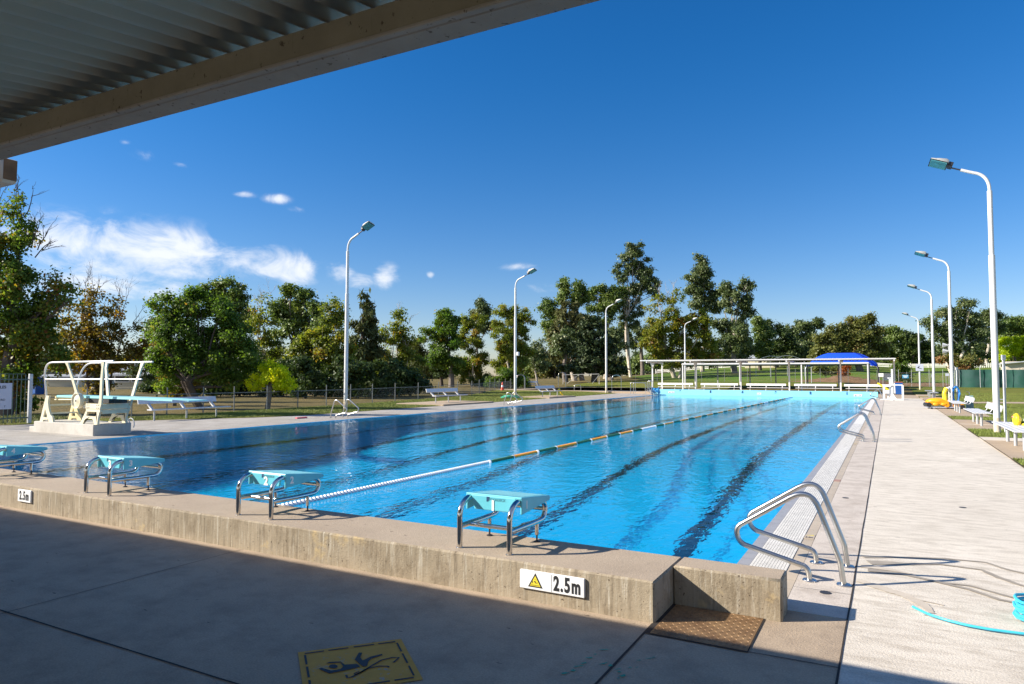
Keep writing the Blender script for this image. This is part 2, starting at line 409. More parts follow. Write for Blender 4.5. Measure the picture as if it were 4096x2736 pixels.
# -------- pool basin: floor profile, walls, lane lines, water
prof = [(0, -3.35), (7.3, -3.3), (9.8, -2.8), (12.3, -2.3), (16, -2.05), (21, -1.8), (31, -1.2), (50, -1.05)]
Bn = MB(); xs = np.unique(np.concatenate([np.linspace(-W, 0, 9), [-W+.6, -W+1.3, -W+2.0, -W+2.7, -W+3.4]]))
ys_ = np.unique(np.concatenate([[q[0] for q in prof], np.arange(0, 50, 2.5)])); prof = [(float(y), float(np.interp(y, *zip(*prof)))) for y in ys_]
def floor_z(x, y):
    """deep floor with a slope added along the left wall to narrow its shade"""
    return max(float(np.interp(y, *zip(*prof))), -(1.25+(x+W)*.72))  # left slope added so the wall shades less of the floor
for y, z in prof:
    for x in xs: Bn.v.append((x, y, floor_z(x, y)))
n = len(xs); Bn.f = [(j*n+i, j*n+i+1, (j+1)*n+i+1, (j+1)*n+i) for j in range(len(prof)-1) for i in range(n-1)]; Bn.mi = [0]*len(Bn.f)
Bn.add([(-W, 0, -3.8), (0, 0, -3.8), (0, 0, .0), (-W, 0, .0)], [(0, 1, 2, 3)])
Bn.add([(-W, 50, -3.8), (0, 50, -3.8), (0, 50, .0), (-W, 50, .0)], [(0, 1, 2, 3)])
Bn.add([(-W, 0, -3.8), (-W, 50, -3.8), (-W, 50, .002), (-W, 0, .002)], [(0, 1, 2, 3)])
Bn.add([(0, 0, -3.8), (0, 50, -3.8), (0, 50, -.016), (0, 0, -.016)], [(0, 1, 2, 3)])
M['basin'] = mat('blue_basin_paint', (.20, .80, .95), .6, var=.05, scale=.5)
basin = structure('pool_basin', Bn, M['basin'])
LL = MB()
for x in LX:
    yy_ = [1.9]+[q[0] for q in prof if 1.9 < q[0] < 48]+[48.]; k = len(yy_)
    vs = [(x-.125, y, floor_z(x-.125, y)+.014) for y in yy_]+[(x+.125, y, floor_z(x+.125, y)+.014) for y in yy_]
    LL.add(vs, [(i, k+i, k+i+1, i+1) for i in range(k-1)])
    for y in (1.9, 48.): LL.add([(x+a_, y+b_, floor_z(x+a_, y)+.016) for a_, b_ in ((-.5, -.15), (.5, -.15), (.5, 0), (-.5, 0))], [(0, 1, 2, 3)])
lines = structure('lane_marking', LL, mat('lane_line_tile', (.012, .016, .03), .6))

def water_mat(name, tint, dist=.015):
    m, nt, b = new_mat(name); p = pos(nt)
    b.inputs['Base Color'].default_value = (*tint, 1); b.inputs['Roughness'].default_value = 0; b.inputs['IOR'].default_value = 1.27
    b.inputs['Transmission Weight'].default_value = 1
    a = noise(nt, p, 5.5, 2, .5, (1.25, .75, 1)); c = noise(nt, p, .9, 2, .5); e = noise(nt, p, 13., 2, .5, (1.3, .7, 1))
    big = ramp(nt, noise(nt, p, .16, 3, .5), (.35, .35), (.65, 1.))
    def mul(x, k):
        q = nt.nodes.new('ShaderNodeMath'); q.operation = 'MULTIPLY'; nt.links.new(x, q.inputs[0])
        if np.isscalar(k): q.inputs[1].default_value = k
        else: nt.links.new(k, q.inputs[1])
        return q.outputs[0]
    def addn(x, y):
        q = nt.nodes.new('ShaderNodeMath'); q.operation = 'ADD'; nt.links.new(x, q.inputs[0]); nt.links.new(y, q.inputs[1]); return q.outputs[0]
    h = addn(mul(addn(a, mul(e, .3)), big), mul(c, 1.0))
    bump(nt, b, h, dist)
    return m
M['water'] = water_mat('pool_water_surface', (.003, .52, .76))
wm = MB(); wm.add([(-W+.001, .001, ZW), (-.001, .001, ZW), (-.001, 49.999, ZW), (-W+.001, 49.999, ZW)], [(0, 1, 2, 3)])
water = structure('pool_water', wm, M['water']); water.data.polygons.foreach_set('use_smooth', [True])
# wading pool beyond
x0, x1, y0, y1 = KP; Kb = MB()
Kb.add([(x0, y0, KZ-.95), (x1, y0, KZ-.8), (x1, y1, KZ-.8), (x0, y1, KZ-1.1)], [(0, 1, 2, 3)])
for a, b in (((x0, y0), (x1, y0)), ((x1, y0), (x1, y1)), ((x1, y1), (x0, y1)), ((x0, y1), (x0, y0))):
    Kb.add([(*a, KZ-1.2), (*b, KZ-1.2), (*b, KZ), (*a, KZ)], [(0, 1, 2, 3)])
M['kbasin'] = mat('pale_wading_pool_paint', (.70, .80, .82), .5, var=.04)
kb = structure('wading_pool_basin', Kb, M['kbasin'])
rim = MB(); 
for a, b in (((x0-1.6, y0-1.2), (x1+1.2, y0)), ((x0-1.6, y1), (x1+1.2, y1+1.2)), ((x0-1.6, y0), (x0, y1)), ((x1, y0), (x1+1.2, y1))): rim.box((*a, -.2), (*b, KZ+.01))
structure('wading_pool_rim', rim, M['pad'])
M['kwater'] = water_mat('wading_pool_surface', (.30, .72, .82), .004)
km = MB(); km.add([(x0+.001, y0+.001, KZ-.62), (x1-.001, y0+.001, KZ-.62), (x1-.001, y1-.001, KZ-.62), (x0+.001, y1-.001, KZ-.62)], [(0, 1, 2, 3)])
kwater = structure('wading_pool_water', km, M['kwater']); kwater.data.polygons.foreach_set('use_smooth', [True])

# -------- gutter: edge tiles, grating, drain tiles
def tiled(name, x0, x1, step, m, z=0., lx=None, skip=()):
    mb = MB(); y = .004
    while y < 50:
        cols = [(x0, x1)] if lx is None else [(x0+(x1-x0)*i/lx, x0+(x1-x0)*(i+1)/lx) for i in range(lx)]
        for a, b in cols: mb.add([(a+.0012, y+.0012, z), (b-.0012, y+.0012, z), (b-.0012, y+step-.0012, z), (a+.0012, y+step-.0012, z)], [(0, 1, 2, 3)])
        y += step
    return structure(name, mb, m)
structure('gutter_bed', sheet([(0, .482, 0, 50.3)], -.006).add([(.0, 0, -.014), (.0, 50, -.014), (.0, 50, -.006), (.0, 0, -.006)], [(0, 1, 2, 3)]), M['joint'])
tiled('edge_tile', .0, .1, .2, M['tilegrey'], -.002)
M['drain'] = mat('beige_drain_tile', (.50, .41, .30), .5, var=.1, scale=3)
tiled('drain_tile', .386, .48, .24, M['drain'], -.001)
g = MB(); x_ = [.104+.0235*i for i in range(12)]
def gsegs():
    y = .004; step = .0235
    while y < 50:
        s = step if y < 9 else (.047 if y < 20 else .4)
        if y < 20:
            for x in x_: g.add([(x+.0008, y+.0015, .004), (x+.0218, y+.0015, .004), (x+.0218, y+s-.002, .004), (x+.0008, y+s-.002, .004)], [(0, 1, 2, 3)])
            for x in (x_[0], x_[4], x_[8], x_[11]+.019): g.add([(x, y, .001), (x+.004, y, .001), (x+.004, y+s, .001), (x, y+s, .001)], [(0, 1, 2, 3)])
        else: g.add([(.104, y, .004), (.386, y, .004), (.386, y+s-.01, .004), (.104, y+s-.01, .004)], [(0, 1, 2, 3)])
        y += s
gsegs(); tag(g.build('gutter_grating', mat('cream_grating_plastic', (.80, .76, .68), .45)), 'cream plastic overflow grating along the right pool edge', 'grating')
# ------------------------------------------------------------------ NEAR OBJECTS
HW, D_ = .2556, .675
def rough_wall(x0, x1, y0, y1, z1, seg=.12):
    """cast concrete block with worn, slightly uneven arrises; slot 0 face, slot 1 top"""
    mb = MB(); n = max(4, int((x1-x0)/seg)); b = .012
    xs = np.linspace(x0+b, x1-b, n+1)
    j = lambda s=.003: random.uniform(-s, s)
    rows = []
    for x in xs:
        e = random.uniform(.6, 1.5)*b
        rows.append([(x, y0, -.12), (x, y0, .05), (x, y0+j(.0015), z1-e), (x, y0+e, z1+j(.0015)), (x, (y0+y1)/2, z1+j(.001)), (x, y1-b, z1), (x, y1, z1-b), (x, y1, -.12)])
    k = len(rows[0]); mb.v = [p for r in rows for p in r]
    for i in range(n):
        for q in range(k-1):
            mb.f.append((i*k+q, i*k+k+q, i*k+k+q+1, i*k+q+1)); mb.mi.append(1 if 3 <= q <= 4 or q == 2 and False else 0)
    for x, i, sgn in ((x0, 0, 1), (x1, n, -1)):
        o = len(mb.v); r = rows[i]; cap = [(x, max(y0+b, min(y1-b, p[1])), min(p[2], z1-b)) for p in r]; mb.v += cap
        mb.f.append(tuple(range(o, o+k))[::sgn]); mb.mi.append(0)
        for q in range(k-1):
            f = (i*k+q, i*k+q+1, o+q+1, o+q); mb.f.append(f[::sgn]); mb.mi.append(0)
    return mb
rw = rough_wall(-16.2, -.18, -D_, -.0, HW)
tag(rw.build('end_wall', [M['wallface'], M['walltop']], smooth=True), 'long low raw concrete end wall carrying the starting blocks', 'wall')
rw = rough_wall(-.178, .512, -.262, -.002, HW+.004)
tag(rw.build('end_wall', [M['wallface'], M['walltop']], smooth=True), 'short set-back concrete wall stub behind the rusty steel plate', 'wall')

# starting blocks
def block():
    t = thing('starting_block', '', 'starting block', (0, 0, HW), group='starting blocks along the near end wall')
    w, yb, yf, zb, zf = .243, -.42, .055, .387, .335       # heights above wall top
    p = MB(); th = .022
    top = [(-w, yb, zb), (w, yb, zb), (w, yf, zf), (-w, yf, zf)]; low = [(x, y, z-th) for x, y, z in top]
    p.hull(top+low)
    for s in (-1, 1):
        a, b = (w-.016)*s, w*s
        q = [(yb, zb-.004), (yf, zf-.004), (yf, zf-.038), (yb+.012, zb-.126), (yb, zb-.126)]
        p.prism(q, 0, min(a, b)-.0008*(s < 0), max(a, b)+.0008*(s > 0))
    p.prism([(-.165, zb-.118), (.165, zb-.118), (.195, zb-.01), (-.195, zb-.01)], 1, yb-.006, yb+.012)
    p.box((-w+.015, yf-.02, zf-.037), (w-.015, yf-.002, zf-.01))
    pl = p.build('platform', M['cyan'], t)
    bv = pl.modifiers.new('bev', 'BEVEL'); bv.width = .006; bv.segments = 2; bv.limit_method = 'ANGLE'
    dz = (zf-zb)/(yf-yb)
    tr = MB(); tr.add([(x, y, zb+dz*(y-yb)+.0012) for x, y in ((-w+.03, yb+.04), (w-.03, yb+.04), (w-.03, yf-.03), (-w+.03, yf-.03))], [(0, 1, 2, 3)])
    tr.build('tread', M['tread'], pl)
    nt_ = MB(); nt_.prism([(-.055, zb-.016), (-.032, zb-.016), (-.03, zb-.03), (-.043, zb-.05), (-.056, zb-.052)], 1, yb-.0085, yb-.004); nt_.build('notch', M['navy'], pl)
    text('lettering', 'POOLDECK', .027, M['cyand'], pl, (.035, yb-.0072, zb-.034), bold=.0004, depth=.0012)
    yl = -.552
    for s in (-1, 1):
        x = .212*s; r = .021
        P = [(x, yl, 0), (x, yl, .23)]+[(x, yl+.135*(1-math.cos(u)), .23+.125*math.sin(u)) for u in np.linspace(.15, PI/2, 8)]+[(x, -.30, .342), (x, -.10, .305), (x, -.055, .298)]
        P += [(x, -.05+.078*math.sin(u), .228+.07*math.cos(u)) for u in np.linspace(.1, PI-.1, 12)]+[(x, -.08, .156), (x, -.25, .155), (x, yl+.01, .158)]
        MB().tube(P, r, 14).build('frame_tube', M['chrome'], t, True)
        foot = MB(); foot.tube([(x, -.115, .15), (x, -.115, .055)], .0165, 12); foot.build('front_foot', M['chrome'], t, True)
        sc = MB(); sc.tube([(x, -.115, .058), (x, -.115, .008)], .007, 8).lathe((x, -.115, 0), [(.024, 0), (.024, .006), (.01, .012)], 14); sc.build('foot_pad', M['dkmetal'], t, True)
        MB().lathe((x, yl, 0), [(.028, 0), (.028, .003), (.022, .005)], 16).build('base_flange', M['steel'], t, True)
    MB().tube([(-.2, yl+.13, .152), (.2, yl+.13, .152)], .0165, 12).build('rear_crossbar', M['chrome'], t, True)
    MB().tube([(-.2, .022, .232), (.2, .022, .232)], .0165, 12).build('front_crossbar', M['chrome'], t, True)
    return t, pl, (w, yb, zb)
M['tread'] = mat('non_slip_tread', (.17, .48, .55), .8, var=.08, bump=.003, bscale=220)
b0, pl0, (bw, byb, bzb) = block()
LAB = ['aqua starting block marked 1, beside the black and yellow depth sign', 'aqua starting block marked 2, at the white end of the lane rope',
       'aqua starting block marked 3, between blocks 2 and 4', 'aqua starting block marked 4, cut off by the edge of the photo']
blocks = [b0]+[copy_tree(b0) for _ in range(3)]
for k, b in enumerate(blocks):
    b.location = (LX[k], 0, HW); b['label'] = LAB[k]
    pl = [c for c in b.children if c.name.startswith('platform')][0]
    text('number', str(k+1), .105, M['signwhite'], pl, (-.0, byb-.0085, bzb-.082), bold=.004, depth=.001)
    text('number', str(k+1), .085, M['signwhite'], pl, (bw+.0018, byb+.075, bzb-.066), (PI/2, 0, PI/2), bold=.001 if k == 0 else .003, depth=.001)

# depth signs on the near wall
def depth_sign(x0, x1, z0, z1, warn, label):
    t = thing('depth_sign', label, 'sign', (0, -D_, 0), group='2.5m depth signs on the end wall')
    pan = MB().box((x0, -.02, z0), (x1, 0, z1), .004).build('sign_panel', M['signwhite'], t)
    xr = x1-.125 if warn else (x0+x1)/2
    text('lettering', '2.5 m'.replace(' ', ''), .132, M['ink'], pan, (xr, -.0212, (z0+z1)/2-.001), bold=.0045, depth=.001, xs=.64, sp=1.22)
    if warn:
        MB().box((x0+.2385, -.0212, z0+.006), (x0+.2405, -.0195, z1-.006)).build('divider', M['ink'], pan)
        c, zb_, w, h = x0+.12, z0+.018, .055, .095
        MB().prism([(c-w, zb_), (c+w, zb_), (c, zb_+h)], 1, -.0214, -.019).build('warning_triangle', M['ink'], pan)
        y_ = MB().prism([(c-w+.015, zb_+.008), (c+w-.015, zb_+.008), (c, zb_+h-.018)], 1, -.0224, -.0212).build('triangle_fill', M['yellow'], pan)
        s = MB()
        for q in ([(-.022, .026), (-.018, .026), (-.018, .042), (-.022, .042)], [(-.008, .04), (0, .044), (.006, .036), (.002, .026), (-.001, .036), (-.007, .034)], [(.008, .032), (.016, .036), (.018, .03), (.011, .028)], [(-.032, .013), (.032, .013), (.031, .016), (-.031, .016)], [(-.003, .05), (0, .05), (.001, .056), (-.002, .056)], [(.006, .05), (.01, .049), (.009, .053)]):
            s.prism([(c+a, zb_+b) for a, b in q], 1, -.0232, -.0222)
        s.build('pictogram', M['ink'], pan)
    return t
depth_sign(-1.121, -.643, .087, .212, True, 'wide white 2.5m depth sign with a yellow warning triangle')
depth_sign(-7.63, -7.358, .09, .227, False, 'small square white 2.5m depth sign under block 3 and 4')

# rusty checker plate in the floor
def plate_mat():
    m, nt, b = new_mat('rusty_checker_plate'); p = pos(nt)
    c = mixc(nt, ramp(nt, noise(nt, p, 7, 6, .7), (.35, 0.), (.65, 1.)), (.30, .185, .09), (.17, .095, .045))
    nt.links.new(c, b.inputs['Base Color']); b.inputs['Roughness'].default_value = .55; b.inputs['Metallic'].default_value = .25; return m
t = thing('checker_plate', 'rusty steel checker plate set in the floor beside the wall', 'floor plate', (.122, -.558, 0))
pm = plate_mat(); MB().box((-.278, -.292, -.01), (.278, .292, .006)).build('plate', pm, t)
tr = MB(); 
for i in range(17):
    for j in range(18):
        x, y = -.262+i*.0325, -.278+j*.0325; a = PI/4 if (i+j) % 2 else -PI/4; dx, dy = math.cos(a)*.0125, math.sin(a)*.0125; nx_, ny_ = -math.sin(a)*.0036, math.cos(a)*.0036
        tr.add([(x-dx, y-dy, .006), (x+nx_, y+ny_, .006), (x+dx, y+dy, .006), (x-nx_, y-ny_, .006), (x-dx*.6, y-dy*.6, .0085), (x+dx*.6, y+dy*.6, .0085)], [(0, 3, 5, 4), (3, 2, 5), (2, 1, 5), (1, 0, 4, 5)])
tr.build('tread_pattern', pm, t)
structure('pavement_joint', sheet([(-.186, .408, -.866, -.8505), (-.186, -.1575, -.85, -.264), (.4015, .408, -.85, -.264)], .0045), M['joint'])

# yellow slip-hazard marking painted on the floor (worn), with its falling figure
def marking():
    t = thing('floor_sign', 'worn yellow slip hazard marking painted on the shaded floor', 'floor sign', (0, 0, .004))
    A, B, C_, Dd = np.array((-1.775, -2.078)), np.array((-1.397, -1.645)), np.array((-.966, -2.017)), np.array((-1.345, -2.45))
    P = lambda u, v: tuple(A+(B-A)*u+(Dd-A)*v)                # u along the left edge (away), v to the right... 
    m, nt, b = new_mat('worn_yellow_paint'); p = pos(nt)
    c = mixc(nt, ramp(nt, noise(nt, p, 14, 6, .7), (.3, 0.), (.7, 1.)), (.66, .33, .045), (.56, .27, .04))
    wear = ramp(nt, noise(nt, p, 16, 7, .75), (.57, 0.), (.62, 1.)); zone = ramp(nt, noise(nt, p, 3.1, 2, .4), (.46, 0.), (.56, 1.))
    mm = nt.nodes.new('ShaderNodeMath'); mm.operation = 'MULTIPLY'; nt.links.new(wear, mm.inputs[0]); nt.links.new(zone, mm.inputs[1])
    c = mixc(nt, mm.outputs[0], c, (.36, .30, .25)); nt.links.new(c, b.inputs['Base Color']); b.inputs['Roughness'].default_value = .8
    def poly(mb, uv, z): mb.add([(*P(u, v), z) for u, v in uv], [tuple(range(len(uv)))])
    mb = MB(); poly(mb, [(0, 0), (0, 1), (1, 1), (1, 0)], 0); base = mb.build('painted_panel', m, t)
    k = MB(); z = .0025
    def bar(u0, v0, u1, v1): poly(k, [(u0, v0), (u0, v1), (u1, v1), (u1, v0)], z)
    for a, b_ in ((.06, .24), (.28, .47), (.52, .72), (.76, .93)): bar(a, .05, b_, .075); bar(a, .925, b_, .95)
    for a, b_ in ((.1, .33), (.38, .62), (.68, .9)): bar(.05, a, .07, b_); bar(.93, a, .948, b_)
    k.build('dashed_border', M['ink'], base)
    def Q(px, py):          # photo pixels of the detail -> floor
        g = CAM+(_F+_R*((1100+px/2.935)-2048)/FPX-_U*((2400+py/2.935)-1368)/FPX)*0; d = _F+_R*((1100+px/2.935)-2048)/FPX-_U*((2400+py/2.935)-1368)/FPX
        q = CAM-d*(CAM[2]/d[2]); return (q[0], q[1])
    f = MB(); z = .0035
    for pl in ([(515, 825), (540, 810), (660, 845), (770, 825), (800, 800), (770, 750), (600, 760), (640, 742), (770, 738), (820, 775), (965, 765), (1000, 800), (850, 835), (640, 880)],
               [(935, 715), (985, 632), (1025, 635), (1000, 690), (1030, 725), (1120, 680), (1255, 648), (1262, 662), (1130, 705), (1095, 740), (1080, 790), (1035, 798)]):
        f.add([(*Q(a, b_), z) for a, b_ in pl], [tuple(range(len(pl)))])
    cx, cy = 685, 795; f.add([(*Q(cx+52*math.cos(a), cy+24*math.sin(a)), z) for a in np.linspace(0, 2*PI, 15)[:-1]], [tuple(range(14))])
    def stroke(pts, w):
        pts = [Vector((*Q(a, b_), 0)) for a, b_ in pts]
        L1, R1 = [], []
        for i, q in enumerate(pts):
            tt = (pts[min(i+1, len(pts)-1)]-pts[max(i-1, 0)]).normalized(); n_ = Vector((-tt.y, tt.x, 0))*w/2; L1.append((q.x+n_.x, q.y+n_.y, z)); R1.append((q.x-n_.x, q.y-n_.y, z))
        k_ = len(pts)-1; f.add(L1+R1[::-1], [(i, i+1, 2*k_-i, 2*k_+1-i) for i in range(k_)])
    stroke([(835, 895), (850, 930), (900, 920), (1000, 870), (1130, 790), (1250, 720), (1380, 690), (1455, 690), (1420, 725), (1390, 750)], .012)
    stroke([(990, 855), (930, 880), (940, 895), (1010, 865), (1100, 815), (1220, 792), (1320, 792), (1340, 805)], .011)
    f.build('falling_figure', M['ink'], base)
marking()
# green paint scribbles on the floor
def scribble():
    mb = MB()
    pts = [(-.35, -1.55, .05, .03), (-.345, -1.49, .07, .02), (-.335, -1.44, .06, .02), (-.335, -1.36, .06, .018), (-.325, -1.30, .02, .02), (-.31, -1.22, .07, .012), (-.24, -1.39, .06, .022), (-.2, -1.40, .04, .035),
           (-.13, -1.45, .04, .02), (-.10, -1.48, .055, .03), (-.11, -1.52, .03, .014), (-.10, -1.37, .03, .014), (-.07, -1.35, .03, .012), (-.09, -1.26, .03, .014), (-.05, -1.21, .05, .012), (-.03, -1.18, .02, .02), (-.15, -1.42, .05, .01), (-.37, -1.60, .05, .02)]
    for x, y, a, b in pts:
        ang = random.uniform(.5, 1.1); n = 11; vs = []
        for i in range(n):
            t = 2*PI*i/n; r = random.uniform(.35, 1.1); dx, dy = a/2*r*math.cos(t), b/2*r*math.sin(t); vs.append((x+dx*math.cos(ang)-dy*math.sin(ang), y+dx*math.sin(ang)+dy*math.cos(ang), .0045))
        mb.add(vs, [tuple(range(n))])
    tag(mb.build('graffiti', mat('green_spray_paint', (.03, .30, .20), .8, var=.3, scale=25)), 'faded green spray paint scribbles across the floor joint', 'graffiti', kind='stuff')
scribble()

# water stains on the deck: thin damp films
def stains():
    def ribbon(mb, pts, ws, z):
        P = [Vector((x, y, 0)) for x, y in pts]; Q = []; WW = []
        for i in range(len(P)-1):
            for k in range(8): Q.append(P[i].lerp(P[i+1], k/8)); WW.append(.72*(ws[i]+(ws[i+1]-ws[i])*k/8))
        Q.append(P[-1]); WW.append(ws[-1]); l, r = [], []
        for i, q in enumerate(Q):
            tt = (Q[min(i+1, len(Q)-1)]-Q[max(i-1, 0)]).normalized(); n = Vector((-tt.y, tt.x, 0)); w = WW[i]*.5
            l.append((*(q+n*w*random.uniform(.72, 1.0)).to_2d(), z)); r.append((*(q-n*w*random.uniform(.72, 1.0)).to_2d(), z))
        k = len(Q)-1; mb.add(l+r[::-1], [(i, i+1, 2*k-i, 2*k+1-i) for i in range(k)])
    mb = MB()
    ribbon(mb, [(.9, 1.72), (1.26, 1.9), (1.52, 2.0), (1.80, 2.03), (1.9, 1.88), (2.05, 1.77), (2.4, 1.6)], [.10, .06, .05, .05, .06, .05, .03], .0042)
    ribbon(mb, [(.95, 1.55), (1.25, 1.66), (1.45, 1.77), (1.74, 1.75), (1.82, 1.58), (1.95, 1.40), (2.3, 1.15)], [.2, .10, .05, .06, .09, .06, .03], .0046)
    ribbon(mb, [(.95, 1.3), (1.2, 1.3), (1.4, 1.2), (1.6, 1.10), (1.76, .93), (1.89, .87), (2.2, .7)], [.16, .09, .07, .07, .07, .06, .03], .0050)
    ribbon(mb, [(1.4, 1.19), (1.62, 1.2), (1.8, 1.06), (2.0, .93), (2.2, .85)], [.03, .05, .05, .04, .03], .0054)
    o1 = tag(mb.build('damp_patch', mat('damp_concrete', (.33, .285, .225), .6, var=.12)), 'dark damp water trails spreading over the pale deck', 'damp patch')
    dm = mat('drying_concrete', (.53, .46, .37), .75, var=.08)
    for pts, ws, z, lab in (([(.9, .95), (1.05, .82), (1.19, .72), (1.3, .55), (1.34, .38)], [.12, .16, .14, .13, .05], .0042, 'pale brown drying patch on the deck beside the hose end'), ([(1.2, .68), (1.3, .64), (1.42, .6)], [.03, .035, .02], .0047, 'short brown damp streak just above the hose end'), ([(.9, 1.42), (1.1, 1.4), (1.25, 1.34)], [.2, .12, .04], .0040, 'small pale damp patch at the joint between the rail shadows')):
        mb = MB(); ribbon(mb, pts, ws, z); tag(mb.build('damp_patch', dm), lab, 'damp patch')
stains()
dr = MB()
for x, y in ((.62, 4.8), (.70, .51), (1.86, 4.78)): dr.lathe((x, y, .001), [(.035, 0), (.035, .003), (.02, .0035)], 14)
for i, (x, y) in enumerate(((.62, 4.8), (.70, .51), (1.86, 4.78))):
    o = MB().lathe((0, 0, .001), [(.038, 0), (.038, .003), (.02, .0035)], 14).build('drain_cap', M['dkmetal'], None, True, (x, y, 0))
    tag(o, ('dark round drain cap in the old kerb past the first rails', 'dark round drain cap in the kerb near the wall stub', 'dark round drain cap out on the pale deck')[i], 'drain cap', 'drain caps in the deck')
# depth tiles set in the drain strip
def drain_tile(x, y, kind, label):
    t = thing('depth_tile', label, 'tile', (x, y, .0015), group='marker tiles in the drain strip')
    base = MB().box((-.044, -.10, 0), (.044, .10, .002)).build('tile_face', M['drain'] if kind != 'r' else mat('reddish_tile', (.42, .24, .19), .6, var=.15), t)
    mk = MB()
    if kind == 'd':
        mk.prism([(-.03, .04), (.03, .075), (.03, .05)], 2, .002, .0032); mk.build('mark', M['yellow'], base)
        text('lettering', '2.5m', .07, M['ink'], base, (0, -.045, .003), (0, 0, 0), bold=.001, depth=.0006, xs=.5)
    else:
        for k in range(3): mk.box((-.036, -.06+k*.05, .002), (.036, -.045+k*.05, .0032))
        mk.build('mark', mat('faded_mark', (.30, .20, .16), .7), base)
drain_tile(.433, 2.3, 'd', 'beige tile with a small yellow depth mark beside the first rails'); drain_tile(.433, 6.35, 'r', 'reddish worn marker tile past the first rails'); drain_tile(.433, 12.6, 'd', 'beige depth marker tile just before the second rails'); drain_tile(.433, .17, 'd', 'beige depth tile close behind the short wall stub')

# pool rails: pairs of bent tubes with flanges
def rail_pair(label, loc, mirror=False, gap=.56):
    t = thing('pool_rail', label, 'handrail', loc, group='bent steel pool rails')
    s = -1 if mirror else 1
    for y in (-gap/2, gap/2):
        P = fillet([(s*.573, y, 0), (s*.566, y, .098), (s*.065, y, .222), (s*.035, y, .34), (s*.59, y, .705), (s*.785, y, .17), (s*.805, y, 0)], [0, .10, .11, .09, .14, .12, 0], 7)
        r = MB().tube(P, .0205, 14).build('rail', M['steel'], t, True)
        for x in (.573, .805): MB().lathe((s*x, y, 0), [(.052, 0), (.052, .006), (.047, .012), (.024, .014)], 20).build('flange', M['steel'], r, True)
    return t
rail_pair('nearest pair of bent steel pool rails, beside the wall stub', (0, 1.047, .0))
rail_pair('second pair of bent steel pool rails, halfway along the right edge', (0, 13.68, .0), gap=.62)
rail_pair('third pair of bent steel pool rails, before the white lift frame', (.02, 26.4, .0), gap=.64)
rail_pair('farthest bent steel pool rails, in front of the pale blue end wall', (-.02, 47.6, .0), gap=.64)
rail_pair('bent steel pool rails at the foot of the first left lamp post', (-W-.2, 13.87, .002), True, .62)
rail_pair('bent steel pool rails near the green hose on the lawn', (-W-.25, 26.6, .002), True, .62)

# lane rope
def lane_rope():
    x = -5.118; t = thing('lane_rope', 'floating lane rope of white, green and orange discs', 'lane rope', (x, 0, ZW))
    segs = [(.02, 5.65, 'w')]; y = 5.65
    marks = [('g', .86), ('o', 1.04), ('g', .88), ('o', 1.05), ('g', .9), ('o', 1.02), ('g', .95), ('o', 1.02), ('g', .83), ('w', 1.34)]
    for c, l in marks: segs.append((y, y+l, c)); y += l
    while y < 23.3: segs.append((y, y+.9, 'g')); segs.append((y+.9, y+1.93, 'o')); y += 1.93
    segs.append((y, y+.9, 'g')); y += .9; segs.append((y, y+.98, 'o')); segs.append((y+.98, y+1.96, 'o')); y += 1.96
    while y < 34.0: segs.append((y, y+.9, 'g')); segs.append((y+.9, y+1.93, 'o')); y += 1.93
    segs.append((y, y+.6, 'g')); y += .6; segs.append((y, y+1.35, 'w')); y += 1.35
    while y < 44.3: segs.append((y, y+.9, 'g')); segs.append((y+.9, y+1.93, 'o')); y += 1.93
    segs.append((y, 49.97, 'w'))
    mm = {'w': M['ropewhite'], 'g': M['ropegreen'], 'o': M['ropeorange']}
    for a, b, c in segs:
        mb = MB(); q = a+.03; R0 = .038
        pr = []
        step = .062 if a < 16 else .12
        while q < b-.02:
            pr += [(R0*.55, q-step*.48), (R0, q-step*.3), (R0, q+step*.1), (R0*.55, q+step*.34)]; q += step
        mb.lathe((0, 0, .012), pr, 10 if a < 16 else 8, axis=1); mb.build('float_run', mm[c], t, True)
        MB().lathe((0, 0, .012), [(.025, a-.022), (.042, a-.015), (.042, a+.012), (.025, a+.02)], 10, axis=1).build('end_ring', M['ropewhite'], t, True)
    MB().tube([(0, -.0, .0), (0, 50, .0)], .006, 6).build('cable', M['dkmetal'], t)
lane_rope()

# hose and hose coil
hp = [(1.235, .42), (1.31, .31), (1.41, .235), (1.52, .19), (1.64, .175), (1.8, .19), (2.05, .26), (2.4, .42)]
tag(MB().tube(fillet([(x, y, .016) for x, y in hp], .3, 4), .008, 10).build('garden_hose', M['hose'], None, True), 'cyan garden hose lying loose across the pale deck', 'hose')
co = []
for i in range(110):
    a = i*.34; r = .155+.008*math.sin(i*.9); co.append((1.96+r*math.cos(a), .53+r*math.sin(a)*1.15, .016+i*.0011+.004*math.sin(i*1.7)))
tag(MB().tube(co, .010, 8).build('hose_coil', M['hose'], None, True), 'cyan hose coil cut off by the right edge of the photo', 'hose')

